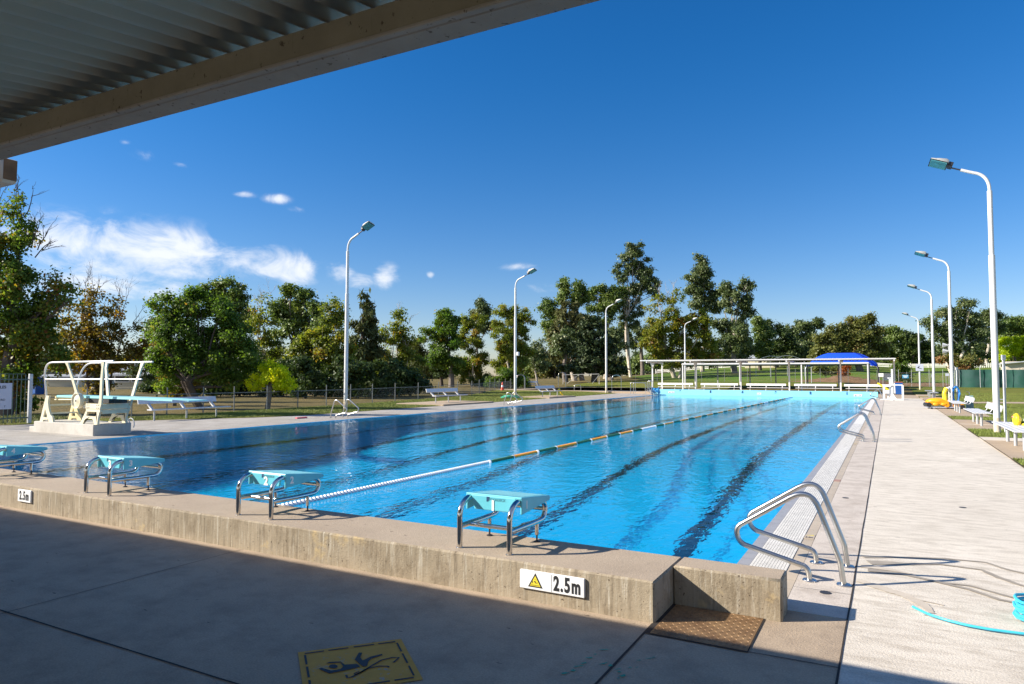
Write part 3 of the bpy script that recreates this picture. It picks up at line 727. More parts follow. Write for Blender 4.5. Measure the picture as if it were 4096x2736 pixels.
# canopy over the camera: corrugated sheet, gutter, purlin, beam end
def canopy():
    t = thing('canopy_roof', 'corrugated metal canopy roof with a stained gutter overhead', 'roof', (0, -3.2, 2.57))
    # corrugated sheet rising outward
    mb = MB(); pitch, amp = .092, .013; xs = np.arange(-22, 7, pitch/8); slope = math.tan(math.radians(9.))
    for x in xs:
        z = amp*math.cos(2*PI*x/pitch)
        for y in (-5.3, -.06): mb.v.append((x, y, .114+z+(y+.1)*slope))  # unseen back edge cut short so sunlit floor behind bounces light in
    mb.f = [(2*i, 2*i+1, 2*i+3, 2*i+2) for i in range(len(xs)-1)]
    o = mb.build('corrugated_sheet', M['corr'], t, True); so = o.modifiers.new('sol', 'SOLIDIFY'); so.thickness = .0015
    # inner fascia channel with its bottom lip
    MB().box((-22, -.115, .011), (7, -.101, .102)).build('fascia_channel', M['fascia'], t)
    MB().box((-22, -.126, -.002), (7, -.1, .0105), .003).build('channel_lip', M['gutter'], t)
    # gutter: open box profile along x
    pr = [(-.0995, .10), (-.0995, .004), (-.09, .0), (-.008, -.001), (0, .006), (.002, .03), (0, .05), (-.006, .052), (-.004, .03), (-.008, .010), (-.09, .010), (-.094, .10)]
    MB().prism(pr, 0, -22, 7).build('gutter', M['gutter'], t)
    be = MB(); be.hull([(x, y, z) for x, y in ((-14, .045), (-2.745, .045), (-2.735, .055), (-2.735, .12), (-14, .12)) for z in (-.062, .045)]+[(x, y, z) for x, y in ((-14, .052), (-2.75, .052), (-2.745, .06), (-2.745, .115), (-14, .115)) for z in (-.075, .05)])
    be.build('beam_end', M['rust'], t)
    MB().hull([(x, y, z) for x in (-2.7345, -2.731) for y in (.058, .118) for z in (-.06, .044)]).build('rusty_cap', M['rustdark'], t)
    t.location = tuple(CAM+.924*(np.array((0, -3.2046, 2.5555))-CAM)); t.scale = (.924,)*3; t.rotation_euler = (0, math.radians(.43), math.radians(.42))
M['corr'] = mat('dull_zinc_sheet', (.38, .355, .29), .55, .0, var=.10, scale=3)
def stained(name, base, mark):
    m, nt, b = new_mat(name); p = pos(nt)
    c = mixc(nt, ramp(nt, noise(nt, p, 5, 6, .7, (1, 1, 1)), (.35, 0.), (.7, 1.)), base, tuple(np.array(base)*.78))
    sp = ramp(nt, noise(nt, p, 48, 3, .6, (1, 1, .6)), (.65, 0.), (.69, .9)); c = mixc(nt, sp, c, mark)
    st = ramp(nt, noise(nt, p, 14, 5, .6, (4, 1, .4)), (.62, 0.), (.78, .35)); c = mixc(nt, st, c, mark)
    nt.links.new(c, b.inputs['Base Color']); b.inputs['Roughness'].default_value = .6; return m
M['fascia'] = stained('stained_cream_channel', (.25, .24, .195), (.05, .04, .03)); M['gutter'] = stained('grey_gutter_paint', (.33, .32, .305), (.08, .06, .05))
canopy()
# ------------------------------------------------------------------ DIVING BOARD
MB_ = MB()
tag(MB().box((-19.02, 5.1, -.05), (-16.27, 6.08, .283), .012).box((-19.28, 5.12, -.05), (-19.02, 6.0, .14), .01).build('concrete_plinth', M['plinth']), 'low grey concrete plinth under the diving board', 'plinth')
def diving():
    z0 = .283; t = thing('diving_board', 'aqua springboard on a cream frame with curved white handrails', 'diving board', (-17.6, 5.55, z0))
    X = lambda x: x+17.6
    Y0, Y1 = -.36, .36
    # board: long tapering plank, ribbed sides, slight droop
    b = MB(); xs = [-18.35, -17, -16, -15, -14, -13.3, -12.92]; zs = [.985, .985, .985, .982, .972, .958, .945]
    for i in range(len(xs)-1):
        t0, t1 = (.055, .055) if i < 4 else ((.05, .042) if i == 4 else (.042, .022))
        b.hull([(X(xs[i]), y, zs[i]-z0-q) for y in (-.25, .25) for q in (0, t0)]+[(X(xs[i+1])+.001, y, zs[i+1]-z0-q) for y in (-.25, .25) for q in (0, t1)])
    brd = b.build('board', M['board'], t)
    MB().prism([(X(-13.5), .905-z0), (X(-12.95), .93-z0), (X(-12.95), .941-z0), (X(-13.5), .955-z0)], 1, -.2525, -.2505).build('board_edge_trim', M['navy'], brd)
    # fulcrum box
    MB().box((X(-16.9), -.24, .81-z0), (X(-16.0), .24, .928-z0), .01).build('fulcrum_box', M['black'], t)
    for s, y in ((-1, Y0), (1, Y1)):
        m_ = M['cream']
        # rear A-leg plate
        def plate(name, outer, hole, m, mirror=False, th=.05):
            mb = MB(); k = len(outer); assert k == len(hole)
            for yy in (y-th/2, y+th/2):
                mb.v += [(X(a), yy, c-z0) for a, c in outer]+[(X(a), yy, c-z0) for a, c in hole]
            for o_, sg in ((0, 1), (2*k, -1)):
                for i in range(k):
                    f = (o_+i, o_+(i+1) % k, o_+k+(i+1) % k, o_+k+i); mb.f.append(f[::sg])
            for i in range(k):
                j = (i+1) % k; mb.f.append((i, 2*k+i, 2*k+j, j)); mb.f.append((k+i, k+j, 3*k+j, 3*k+i))
            return mb.build(name, m, t)
        plate('rear_leg', [(-18.86, .283), (-18.60, .97), (-18.46, .97), (-18.50, .80), (-18.44, .60), (-18.36, .47), (-18.26, .42), (-18.22, .283), (-18.42, .283), (-18.45, .33), (-18.68, .33), (-18.72, .283)],
              [(-18.70, .41), (-18.62, .62), (-18.60, .60), (-18.58, .56), (-18.56, .52), (-18.54, .48), (-18.52, .44), (-18.51, .40), (-18.53, .395), (-18.56, .39), (-18.62, .39), (-18.66, .395)], M['creamy'] if s > 0 else m_)
        # front leg frame (splayed) with two openings
        plate('front_leg', [(-16.98, .283), (-16.70, .66), (-16.12, .66), (-16.2, .45), (-16.22, .283), (-16.36, .283), (-16.40, .38), (-16.45, .42), (-16.72, .42), (-16.78, .38), (-16.84, .30), (-16.86, .283)],
              [(-16.71, .50), (-16.67, .60), (-16.60, .615), (-16.34, .615), (-16.27, .60), (-16.28, .54), (-16.31, .50), (-16.35, .485), (-16.45, .485), (-16.55, .485), (-16.62, .485), (-16.68, .49)], m_)
        fl = MB(); fl.hull([(X(-15.45), y-.03, .66-z0), (X(-15.25), y-.03, .66-z0), (X(-15.45), y+.03, .66-z0), (X(-15.25), y+.03, .66-z0), (X(-15.2), y-.03, .283-z0), (X(-15.06), y-.03, .283-z0), (X(-15.2), y+.03, .283-z0), (X(-15.06), y+.03, .283-z0)]) if False else None
        # side beam between uprights
        bm = MB().box((X(-16.74), y-.035, .665-z0), (X(-16.1), y+.035, .80-z0), .01).build('side_beam', m_, t)
        bl = MB()
        for bx in (-16.66, -16.58, -16.24, -16.16):
            for bz in (.70, .77): bl.lathe((X(bx), y-.036, bz-z0), [(.012, -.006), (.012, 0)], 8, axis=1)
        bl.build('bolts', M['dkmetal'], bm)
        yr = y+s*.15                                     # rails are splayed outwards
        hr = fillet([(X(-18.62), y, .965-z0), (X(-18.52), yr, 1.85-z0), (X(-15.42), yr, 1.865-z0)], [0, .5, 0], 12)
        MB().tube(hr, .023, 12).build('handrail', M['rail'], t, True)
        MB().tube([(X(-18.54), yr-s*.07, 1.41-z0), (X(-15.75), yr-s*.07, 1.42-z0)], .018, 10).build('mid_rail', M['rail'], t, True)
        def upright(pts):
            mb = MB(); L1 = []
            for a_, dy, z, w_ in pts:
                yy = y+s*dy; L1 += [(X(a_)-w_/2, yy-.02, z-z0), (X(a_)+w_/2, yy-.02, z-z0), (X(a_)+w_/2, yy+.02, z-z0), (X(a_)-w_/2, yy+.02, z-z0)]
            k = len(pts); fs = [(4*i+j, 4*i+(j+1) % 4, 4*i+4+(j+1) % 4, 4*i+4+j) for i in range(k-1) for j in range(4)]+[(3, 2, 1, 0), (4*k-4, 4*k-3, 4*k-2, 4*k-1)]
            return mb.add(L1, fs).build('upright', m_, t)
        upright([(-17.02, .01, .80, .13), (-17.10, .03, 1.0, .11), (-17.26, .08, 1.43, .10), (-17.38, .12, 1.72, .075), (-17.42, .15, 1.84, .13)])
        upright([(-16.22, .01, .68, .2), (-16.12, .02, .80, .13), (-16.06, .04, .95, .10), (-15.97, .09, 1.35, .09), (-15.87, .13, 1.70, .075), (-15.83, .15, 1.84, .13)])
    # cross members
    for (x, z) in ((-18.5, .72), (-18.45, .50)): MB().box((X(x)-.02, Y0+.02, z-.02-z0), (X(x)+.02, Y1-.02, z+.02-z0)).build('rear_crossbar', M['cream'], t)
    MB().box((X(-16.14), Y0+.036, .67-z0), (X(-16.1), Y1-.036, .795-z0)).box((X(-16.16), Y0+.036, .55-z0), (X(-16.12), Y1-.036, .655-z0)).build('front_plate', M['cream'], t)
    for y in (Y0, Y1): MB().box((X(-16.72), y-.03, .60-z0), (X(-16.12), y+.03, .663-z0)).build('lower_beam', M['cream'], t)
    # adjusting wheel
    wh = MB().lathe((X(-17.06), Y0-.05, .865-z0), [(.045, -.05), (.06, -.045), (.16, -.02), (.185, -.055), (.20, -.055), (.205, 0), (.2, .05), (.14, .04), (.05, .04)], 32, axis=1)
    wo = wh.build('adjusting_wheel', M['cream'], t, True)
    MB().lathe((X(-17.06), Y0-.05, .865-z0), [(.028, -.052), (.028, -.04), (.02, -.038)], 16, axis=1).build('wheel_hub', M['dkmetal'], wo, True)
    MB().tube([(X(-17.06), Y0, .865-z0), (X(-17.06), Y1, .865-z0)], .02, 10).build('wheel_axle', M['steel'], t)
    MB().hull([(X(a), yy, c-z0) for a, c in ((-16.95, .74), (-16.68, .79), (-16.68, .67), (-16.86, .68)) for yy in (Y0-.02, Y0+.02)]).build('wheel_bracket', M['cream'], t)
    MB().tube([(X(-18.45), -.22, .93-z0), (X(-18.45), .22, .93-z0)], .03, 8).tube([(X(-18.5), -.2, .86-z0), (X(-17.6), -.2, .88-z0)], .02, 8).build('board_anchor', M['creamy'], t)
M['rail'] = mat('satin_white_rail', (.70, .68, .66), .3, .3, var=.05)
diving()

# ------------------------------------------------------------------ BENCHES
def long_bench(name='long_bench', back=M['alu'], ln=3.0, m=None, group=''):
    """seat faces +x; legs on the y axis"""
    m = m or M['alu']; t = thing(name, '', 'bench', group=group); h = ln/2
    MB().box((-.10, -h+.1, .34), (.16, h+.22, .385), .008).build('seat', m, t)
    MB().obox((-.37, -.05, .645), (.018, 0, .006), (0, h, 0), (-.032, 0, .095)).build('backrest', back, t)
    for y in (-h*.8, 0, h*.8):
        MB().tube([(0, y, -.05), (0, y, .345)], .03, 10).build('leg', M['galv'] if m is M['alu'] else m, t, True)
        MB().hull([(a, y+b, c) for b in (-.028, .028) for a, c in ((-.36, .60), (-.33, .60), (-.12, .345), (-.03, .345), (-.03, .33), (-.14, .325), (-.39, .56))]).build('back_bracket', m, t)
    return t
lb = long_bench(group='long aluminium benches beside the left deck'); lb.location = (-20.3, 10.6, .004); lb['label'] = 'long aluminium bench behind the springboard tip'
dup(lb, 'long aluminium bench on a tan pad right of the first left lamp post', (-20.0, 26.35, .075+H(-20, 26)))
dup(lb, 'long aluminium bench with a yellow rescue tube tied at its end', (-19.75, 38.7, .075+H(-20, 38.5)))
pb = ground_at(1900+790/3.913, 1400+590/3.913); dup(lb, 'far aluminium bench behind the wading pool, near the paddock fence', (pb[0], pb[1], H(pb[0], pb[1])), -.9)
rt = MB().blob((-.05, 1.62, .42), (.10, .09, .11), 10, 7).tube(fillet([(-.02, 1.62, .45), (.1, 1.6, .2), (.2, 1.75, .05)], .1, 4), [.05]*7, 8)
o = rt.build('rescue_tube', M['yellowp'], None, True, (-19.75, 38.7, .075+H(-20, 38.5))); tag(o, 'yellow rescue tube hanging from the end of the lawn bench', 'rescue tube')

def side_bench(group):
    """slatted bench facing -x (towards the pool)"""
    t = thing('slatted_bench', '', 'bench', group=group)
    for x in (-.19, -.075, .04, .155): MB().box((x-.05, -1.75, .405), (x+.05, 1.75, .43), .006).build('seat_slat', M['alu'], t)
    MB().prism([(.40+.0, .47), (.43, .475), (.475, .60), (.47, .66), (.455, .665), (.45, .60), (.405, .49)], 1, -1.8, 1.8).build('backrest', M['alu'], t)
    for y in (-1.15, 0, 1.15):
        MB().tube([(0, y, -.04), (0, y, .38)], .036, 12).build('leg', M['galv'], t, True)
        MB().box((-.2, y-.025, .378), (.2, y+.025, .405)).build('seat_bracket', M['galv'], t)
        MB().tube(fillet([(.15, y, .39), (.36, y, .38), (.43, y, .58)], .08, 5), .014, 8).build('back_arm', M['galv'], t, True)
    return t
sb = side_bench('slatted benches facing the pool on the right'); sb.location = (3.56, 13.75, 0.015); sb['label'] = 'nearest slatted bench at the right edge with a yellow float on it'
dup(sb, 'slatted bench between the nearest lamp post and the drinking fountain', (3.62, 21.75, .015))
dup(sb, 'slatted bench beside the orange pool cleaner and the second lamp post', (3.72, 30.4, .015))
def stool_bench():
    t = thing('backless_bench', '', 'bench', group='backless benches far along the right deck')
    MB().box((-.22, -1.2, .40), (.22, 1.2, .44), .006).build('seat', M['galv'], t)
    for y in (-.8, .8): MB().box((-.06, y-.06, -.05), (.06, y+.06, .40)).build('leg', M['galv'], t)
    return t
bb = stool_bench(); bb.location = (3.75, 48.5, .06); bb['label'] = 'backless metal bench just before the third lamp post'
dup(bb, 'backless metal bench farthest along the right deck, before the fourth lamp post', (3.80, 55.5, .05))
# yellow float (rescue torpedo) on the near bench
ft = thing('rescue_float', 'yellow rescue float leaning on the nearest slatted bench', 'rescue float', (3.66, 14.25, .445), 0)
MB().blob((0, 0, .12), (.085, .16, .15), 14, 9).build('float', M['yellowp'], ft, True)
MB().tube([(.02, -.14, .13), (-.08, -.04, .19), (-.07, .06, .16)], [.012, .02, .012], 8).build('strap', M['red'], ft, True)
tl = MB().tube(fillet([(.10, -.14, .03), (.19, -.35, -.22), (.12, -.5, -.38)], .1, 4), .035, 8).build('tail', M['yellowp'], ft, True)
# drinking fountain
df = thing('drinking_fountain', 'grey green drinking fountain post with a small tap behind a bench', 'drinking fountain', (4.5, 34.2, .02))
MB().box((-.15, -.1, -.05), (.15, .1, .62), .01).build('post', M['greypaint'], df); MB().tube(fillet([(0, 0, .62), (0, 0, .78), (-.12, 0, .80)], .05, 4), .015, 8).build('tap', M['steel'], df, True)
MB().box((.15, -.05, .40), (.24, .05, .44)).build('side_bubbler', M['steel'], df)

# ------------------------------------------------------------------ LAMP POSTS
M['foot'] = mat('rust_streaked_paint', (.66, .56, .42), .6, var=.22, scale=7)
def lamp(h=1.):
    """arm reaches -x"""
    t = thing('lamp_post', '', 'lamp post', group='white pool lamp posts')
    lo = MB().tube([(0, 0, -.1), (0, 0, 4.9)], .08, 18).build('lower_pole', M['whitepost'], t, True)
    MB().tube([(0, 0, .02), (0, 0, .42)], .083, 18, caps=False).build('rusty_foot', M['foot'], lo, True)
    MB().tube([(0, 0, 4.85), (0, 0, 6.70)], .064, 16).build('upper_pole', M['whitepost'], t, True)
    arm = [(0, 0, 6.66), (0, 0, 6.72)]+[(-.36*u*u, 0, 6.72+2*u*(1-u)*.44+u*u*.54) for u in np.linspace(.08, 1, 12)]+[(-.66, 0, 7.385)]
    MB().tube(arm, .043, 14).build('arm', M['whitepost'], t, True)
    MB().tube([(-.64, 0, 7.378), (-.9, 0, 7.485)], .021, 10).build('spigot', M['dkmetal'], t, True)
    hd = thing('lamp_head', None, None); hd.parent = t; hd.location = (-.88, 0, 7.50); hd.scale = (.66, .66, .66)
    # hood: tapered shell, gear box, glass
    MB().box((-.16, -.12, -.05), (.02, .12, .19), .015).build('gear_box', M['dkmetal'], hd)
    hood = MB(); pr = []
    for x, w, z in ((-.17, .19, .24), (-.30, .25, .26), (-.55, .27, .20), (-.86, .26, .085)):
        pr.append([(x, -w, .0), (x, -w*.93, z*.55), (x, -w*.6, z), (x, w*.6, z), (x, w*.93, z*.55), (x, w, .0)])
    hood.v = [p for r in pr for p in r]; k = 6
    hood.f = [(i*k+j, i*k+j+1, (i+1)*k+j+1, (i+1)*k+j) for i in range(3) for j in range(5)]+[(0, 1, 2, 3, 4, 5), (23, 22, 21, 20, 19, 18)]
    hood.build('hood', M['lamphood'], hd, True)
    MB().prism([(-.87, -.02), (-.17, -.02), (-.17, .0), (-.87, .0)], 1, -.262, .262).build('rim', M['dkmetal'], hd)
    MB().box((-.83, -.23, -.05), (-.2, .23, -.021), .006).build('lens', M['glass'], hd)
    return t
lp = lamp()
def base(px, py): return ground_at(px, py)
RL = [((3989.5, 1733), 'tall white lamp post nearest on the right, by the yellow float bench'), ((3811.5, 1636), 'white lamp post rising behind the orange pool cleaner'), ((3737, 1590), 'white lamp post third along the right deck, beside a backless bench'), ((3680.5, 1558.5), 'white lamp post farthest along the right deck, carrying a small square sign')]
LLp = [((1382, 1640), 'white lamp post on the left lawn between the lime tree and the lawn bench'), ((2061, 1590), 'white lamp post by the green hose and the traffic cone'), ((2425.4, 1571), 'white lamp post in front of the white wading pool wall'), ((2741.5, 1553), 'white lamp post rising behind the long white shelter')]
hs = [(757, 6.72), (1082, 6.72), (1195, 6.72), (1290, 6.72), (1003, 6.72), (1150, 6.72), (1250, 6.72), (1310, 6.72)]
LP = []
for i, ((q, lab), (ty, _)) in enumerate(zip(RL+LLp, hs)):
    o = lp if i == 0 else copy_tree(lp); p = base(*q); o.location = (p[0], p[1], p[2]); o['label'] = lab
    v = (_F+_R*(q[0]-2048)/FPX-_U*(ty-1368)/FPX); dist = np.hypot(*(p[:2]-CAM[:2])); zt = CAM[2]+v[2]/np.hypot(v[0], v[1])*dist
    sc = (zt-p[2])/6.72; o.scale = (sc, sc, sc)
    o.rotation_euler = (0, 0, (0 if i < 4 else PI)+(0, .0, .0, .0, -.10, -.05, -.05, 0)[i]); LP.append((p, sc))
    hd = [c for c in o.children if c.name.startswith('lamp_head')][0]; hd.rotation_euler = (math.radians((-24, -14, -8, -6, 22, 16, 12, 8)[i]), math.radians(23), 0)
print('lamps', [(np.round(p, 2).tolist(), round(s, 3)) for p, s in LP])
# conduit pipes beside lamp posts
for i, lab in ((0, 'thin white conduit pipe standing beside the nearest right lamp post'), (1, 'thin white conduit pipe beside the lamp post behind the pool cleaner')):
    p, sc = LP[i]; t = thing('conduit_pipe', lab, 'pipe', (p[0]+.22, p[1]+.25, p[2]), group='conduit pipes by the lamp posts')
    MB().tube([(0, 0, -.05), (0, 0, 2.05 if i == 0 else 1.9)], .034, 10).build('pipe', M['whitepost'], t, True); MB().tube([(0, 0, 2.0 if i == 0 else 1.86), (0, 0, 2.14 if i == 0 else 1.98)], .055, 12).build('cap', M['white'], t, True)
    MB().box((-.2, -.02, .9), (0, .02, .93)).build('bracket', M['galv'], t)
p, sc = LP[1]; sp = thing('loudspeaker', 'pair of white horn speakers clamped to the lamp post behind the cleaner', 'loudspeaker', (p[0]-.1, p[1], p[2]+2.9))
for dz in (-.14, .14): MB().lathe((-.12, 0, dz), [(.03, .1), (.05, .05), (.11, -.1), (.12, -.12)], 14, axis=0).build('horn', M['white'], sp, True)
MB().tube([(0, 0, -.2), (0, 0, .2)], .015, 8).build('bracket', M['galv'], sp)
p, sc = LP[5]; sp = thing('floodlight_box', 'small white box lamp on the lamp post by the traffic cone', 'box light', (p[0]+.16, p[1], p[2]+3.0)); MB().box((-.05, -.09, -.14), (.12, .09, .12), .02).build('housing', M['white'], sp)
p, sc = LP[3]; sg = thing('pole_sign', 'small grey square pictogram sign on the farthest right lamp post', 'sign', (p[0], p[1]-.11, p[2]+2.15))
MB().box((-.33, -.02, -.33), (.33, 0, .33)).build('panel', M['signgrey'], sg)
f_ = MB(); f_.prism([(-.2, .0), (-.05, .14), (.02, .1), (-.08, -.02), (.2, -.1), (.18, -.15), (-.14, -.06)], 1, -.024, -.02); f_.build('swimmer_pictogram', M['ink'], sg)
# ------------------------------------------------------------------ FENCES, SIGNS, SMALL THINGS ON THE LEFT
def wire_fence(name, label, pts, h, m, rail=True, mesh_h=.8, step=None, wires=3):
    """post and wire fence along a polyline of (x,y)"""
    t = thing(name, label, 'fence'); P = []
    for (a, b) in zip(pts[:-1], pts[1:]):
        l = math.hypot(b[0]-a[0], b[1]-a[1]); n = max(1, round(l/step)) if step else 1
        P += [(a[0]+(b[0]-a[0])*i/n, a[1]+(b[1]-a[1])*i/n) for i in range(n)]
    P.append(pts[-1])
    for x, y in P: MB().tube([(x, y, H(x, y)-.1), (x, y, H(x, y)+h)], .022, 8).build('post', m, t, True)
    if rail: MB().tube([(x, y, H(x, y)+mesh_h) for x, y in P], .012, 6).build('top_rail', m, t, True)
    w = MB(); 
    for k in range(wires):
        z = .08+(mesh_h-.1)*k/max(1, wires-1); w.tube([(x, y, H(x, y)+z) for x, y in P], .0035, 4, caps=False)
    for (a, b) in zip(P[:-1], P[1:]):
        l = math.hypot(b[0]-a[0], b[1]-a[1]); n = int(l/.14)
        for i in range(n):
            for s in (0, 1):
                u0, u1 = i/n, min(1, (i+5.)/n)
                if s: u0, u1 = u1, u0
                q0 = (a[0]+(b[0]-a[0])*u0, a[1]+(b[1]-a[1])*u0); q1 = (a[0]+(b[0]-a[0])*u1, a[1]+(b[1]-a[1])*u1)
                w.tube([(*q0, H(*q0)+.05), (*q1, H(*q1)+mesh_h-.03)], .0022, 3, caps=False)
    w.build('wire_mesh', M['wire'], t)
    return t
M['wire'] = mat('thin_wire', (.16, .17, .17), .5, .5)
fp = [(fenceX(y), y) for y in (7.1, 8.4, 9.97, 11.34, 12.9, 14.38, 16.2, 18.1, 20.07, 22.0, 23.93, 26.2, 28.8, 31.4, 34.2, 37.2, 40.4)]
wire_fence('wire_fence', 'low wire fence on thin posts between the left lawn and the paddock', fp, 1.06, M['wirepost'])
wire_fence('wire_fence', 'far wire fence continuing behind the white wading pool', [(fenceX(y), y) for y in (40.5, 46, 52, 62, 72)], 1.1, M['wirepost'], step=3.2, wires=4)
wire_fence('wire_fence', 'wire mesh fence behind the far shelter in front of the soil mound', [(-28, 82), (-17, 84), (-6, 85), (3, 85.5), (5.4, 85.8)], 1.75, M['wirepost'], mesh_h=1.3, step=2.9, wires=4)
# palisade pool fence with the rule sign
pf = thing('tubular_fence', 'dark tubular pool fence on the left with a thick pale end post', 'fence', (-22.35, 6.62, 0))
for i in range(24):
    y = -.14-i*.115; MB().tube([(0, y, .06), (0, y, 1.5)], .011, 6).tube(fillet([(0, y, 1.5), (.0, y, 1.545), (0, y-.057, 1.545), (0, y-.115, 1.545)], .04, 3), .011, 6).build('paling', M['fencedark'] if 'fencedark' in M else M.setdefault('fencedark', mat('dark_green_fence_paint', (.05, .09, .085), .5)), pf, True)
MB().box((-.018, -2.9, .18), (.018, 0, .215)).box((-.018, -2.9, 1.36), (.018, 0, 1.395)).build('rail', M['fencedark'], pf)
MB().box((-.045, -.05, -.1), (.045, .05, 1.55), .008).build('end_post', M['galv'], pf)
rs = thing('rule_sign', 'pale grey rule sign hung on the tubular pool fence', 'sign', (-22.31, 6.08, .48))
pn = MB().box((-.0, -.75, 0), (.012, .01, .79), .003).build('panel', M['signgrey'], rs)
RX = (PI/2, 0, PI/2)
text('lettering', 'RULES', .115, M['ink'], pn, (.0135, -.31, .665), RX, bold=.003); text('lettering', 'BOARD', .085, M['ink'], pn, (.0135, -.31, .285), RX); text('lettering', 'T', .085, M['ink'], pn, (.0135, -.175, .08), RX)

cone_p = base(2009.4, 1562)
tc = thing('traffic_cone', 'orange traffic cone with a white band on the left lawn', 'traffic cone', (cone_p[0], cone_p[1], cone_p[2]))
k = np.hypot(*(cone_p[:2]-CAM[:2]))/70*1.15
tc.scale = (k, k, k)
MB().box((-.19, -.19, 0), (.19, .19, .035), .01).build('base', M['black'], tc)
MB().lathe((0, 0, 0), [(.155, .035), (.11, .30)], 20).lathe((0, 0, 0), [(.078, .48), (.03, .74), (.02, .75)], 20).build('cone', M['red'], tc, True); MB().lathe((0, 0, 0), [(.111, .30), (.079, .48)], 20).build('white_band', M['signwhite'], tc, True)
gp = base(1900+550/3.913, 1400+762/3.913); c_ = []
for i in range(70): a = i*.37; r = .45+.12*math.sin(i*.7); c_.append((r*math.cos(a)*1.2, r*math.sin(a), .03+.02*math.sin(i*2.1)+i*.0022))
tag(MB().tube(c_, .022, 7).build('garden_hose', M['greenhose'], None, True, (gp[0], gp[1], gp[2]+.04)), 'green hose coiled on the grass at the foot of a left lamp post', 'hose')
pp = base(1205, 1674); o = MB().hull([(x, y, z) for x in (-.05, .05) for y in (-.24, .24) for z in (0, .045)]).build('pull_buoy', M['pink'], None, False, (pp[0], pp[1], .006)); tag(o, 'small pink foam bar lying on the left deck', 'foam bar')
wt = MB()
for a in (0, 1): wt.tube([(math.cos(b)*.16, a*.12, .17+math.sin(b)*.16) for b in np.linspace(-.6, 3.6, 14)], .012, 6)
tag(wt.build('white_hoop', M['white'], None, True, (-17.0, 6.4, .02)), 'small white wire hoop rack on the deck behind the springboard', 'rack')

# wading pool rails, gate frame, access stairs
def arc_rail(label, q, w, h, n=2, sp=.55, rz=0.):
    p = base(*q); t = thing('arched_rail', label, 'handrail', (p[0], p[1], max(p[2], KZ)), rz, group='arched rails of the wading pool')
    for i in range(n): MB().tube(fillet([(-w/2, i*sp, 0), (-w/2, i*sp, h), (w/2, i*sp, h), (w/2, i*sp, 0)], w*.49, 6), .024, 10).build('rail', M['steel'], t, True)
arc_rail('arched rail pair beside the far bench at the wading pool', (1900+705/3.913, 1400+612/3.913), .9, 1.45, rz=.35); arc_rail('arched rail pair at the middle of the wading pool far rim', (1900+1360/3.913, 1400+580/3.913), .9, 1.75, rz=.35)
arc_rail('arched rail pair right of the lamp post at the wading pool', (1900+2215/3.913, 1400+640/3.913), .9, 1.45, rz=.35); arc_rail('small low arched rail standing at the white wading pool wall', (1900+1605/3.913, 1400+640/3.913), .6, .55, n=1, rz=.4)
gpos = base(1900+1660/3.913, 1400+550/3.913)
gt = thing('gate_frame', 'rusty tubular gate frame standing by the big dark conifer', 'gate', (gpos[0], gpos[1], gpos[2]), .45)
w_ = 4.6; MB().tube([(-w_/2, 0, .1), (-w_/2, 0, 1.3), (w_/2, 0, 1.42), (w_/2, 0, .1)], .03, 8).build('frame', M['rust'], gt, True); MB().tube([(-w_/2+.5, 0, .2), (0-.3, 0, 1.3), (1.2, 0, .2)], .022, 6).tube([(1.4, 0, .2), (w_/2, 0, 1.3)], .022, 6).build('brace', M['galv'], gt, True)
st = thing('access_stairs', 'steel access stairs with tall rails at the far left pool corner', 'pool stairs', (-16.3, 49.4, 0))
for y in (-.35, .35):
    MB().tube(fillet([(-1.1, y, 0), (-1.1, y, .98), (0.05, y, .96), (1.0, y, -.05)], .12, 5), .024, 8).build('rail', M['steel'], st, True); MB().tube([(.1, y, .55), (.8, y, -.05)], .018, 6).build('mid_rail', M['steel'], st, True)
for i in range(3): MB().box((.25+i*.25, -.34, .30-i*.16), (.55+i*.25, .34, .33-i*.16)).build('tread', M['galv'], st)
MB().tube([(-.7, -.35, 0), (-.7, -.35, .97)], .02, 6).tube([(.15, -.35, .1), (.15, -.35, .8)], .02, 6).build('post', M['steel'], st, True)
for y in (-.2, .2): MB().tube(fillet([(.15, y+.5, .2), (.15, y+.5, 1.14), (.45, y+.5, 1.14), (.45, y+.5, .2)], .14, 5), .022, 8).build('arched_rail', M['steel'], st, True)
rl = thing('rope_reel', 'blue drum reel lying at the far left end of the pool wall', 'reel', (-15.65, 50.2, .3)); MB().lathe((0, 0, 0), [(.2, -.3), (.3, -.3), (.3, -.25), (.24, -.24), (.24, .24), (.3, .25), (.3, .3), (.2, .3)], 18, axis=0).build('drum', mat('reel_blue', (.03, .25, .55), .4), rl, True); MB().box((-.4, -.1, -.3), (-.32, .1, .1)).box((.32, -.1, -.3), (.4, .1, .1)).build('stand', M['galv'], rl)

# ------------------------------------------------------------------ FAR END
fw = thing('end_wall', 'pale blue painted end wall with lane numbers 1 to 6', 'wall', (0, 50, 0))
MB().box((-15.8, .003, -.3), (.48, .6, .44), .02).build('wall', M['poolwall'], fw)
for k, x in enumerate(LX): text('lane_number', str(k+1), .245, M['navy'], fw, (x, -.001, .295), bold=.022, depth=.004)
def far_sign(x0, x1, z0, z1, warn, label):
    t = thing('depth_sign', label, 'sign', (0, 50, 0), group='1.2m depth signs on the blue wall')
    p = MB().box((x0, -.015, z0), (x1, .004, z1)).build('sign_panel', M['signwhite'], t)
    text('lettering', '1.2m', .115, M['ink'], p, (x1-.17, -.017, (z0+z1)/2), bold=.002, depth=.001)
    if warn:
        c = x0+.13; MB().prism([(c-.06, z0+.025), (c+.06, z0+.025), (c, z0+.12)], 1, -.0175, -.0145).build('warning_triangle', M['ink'], p)
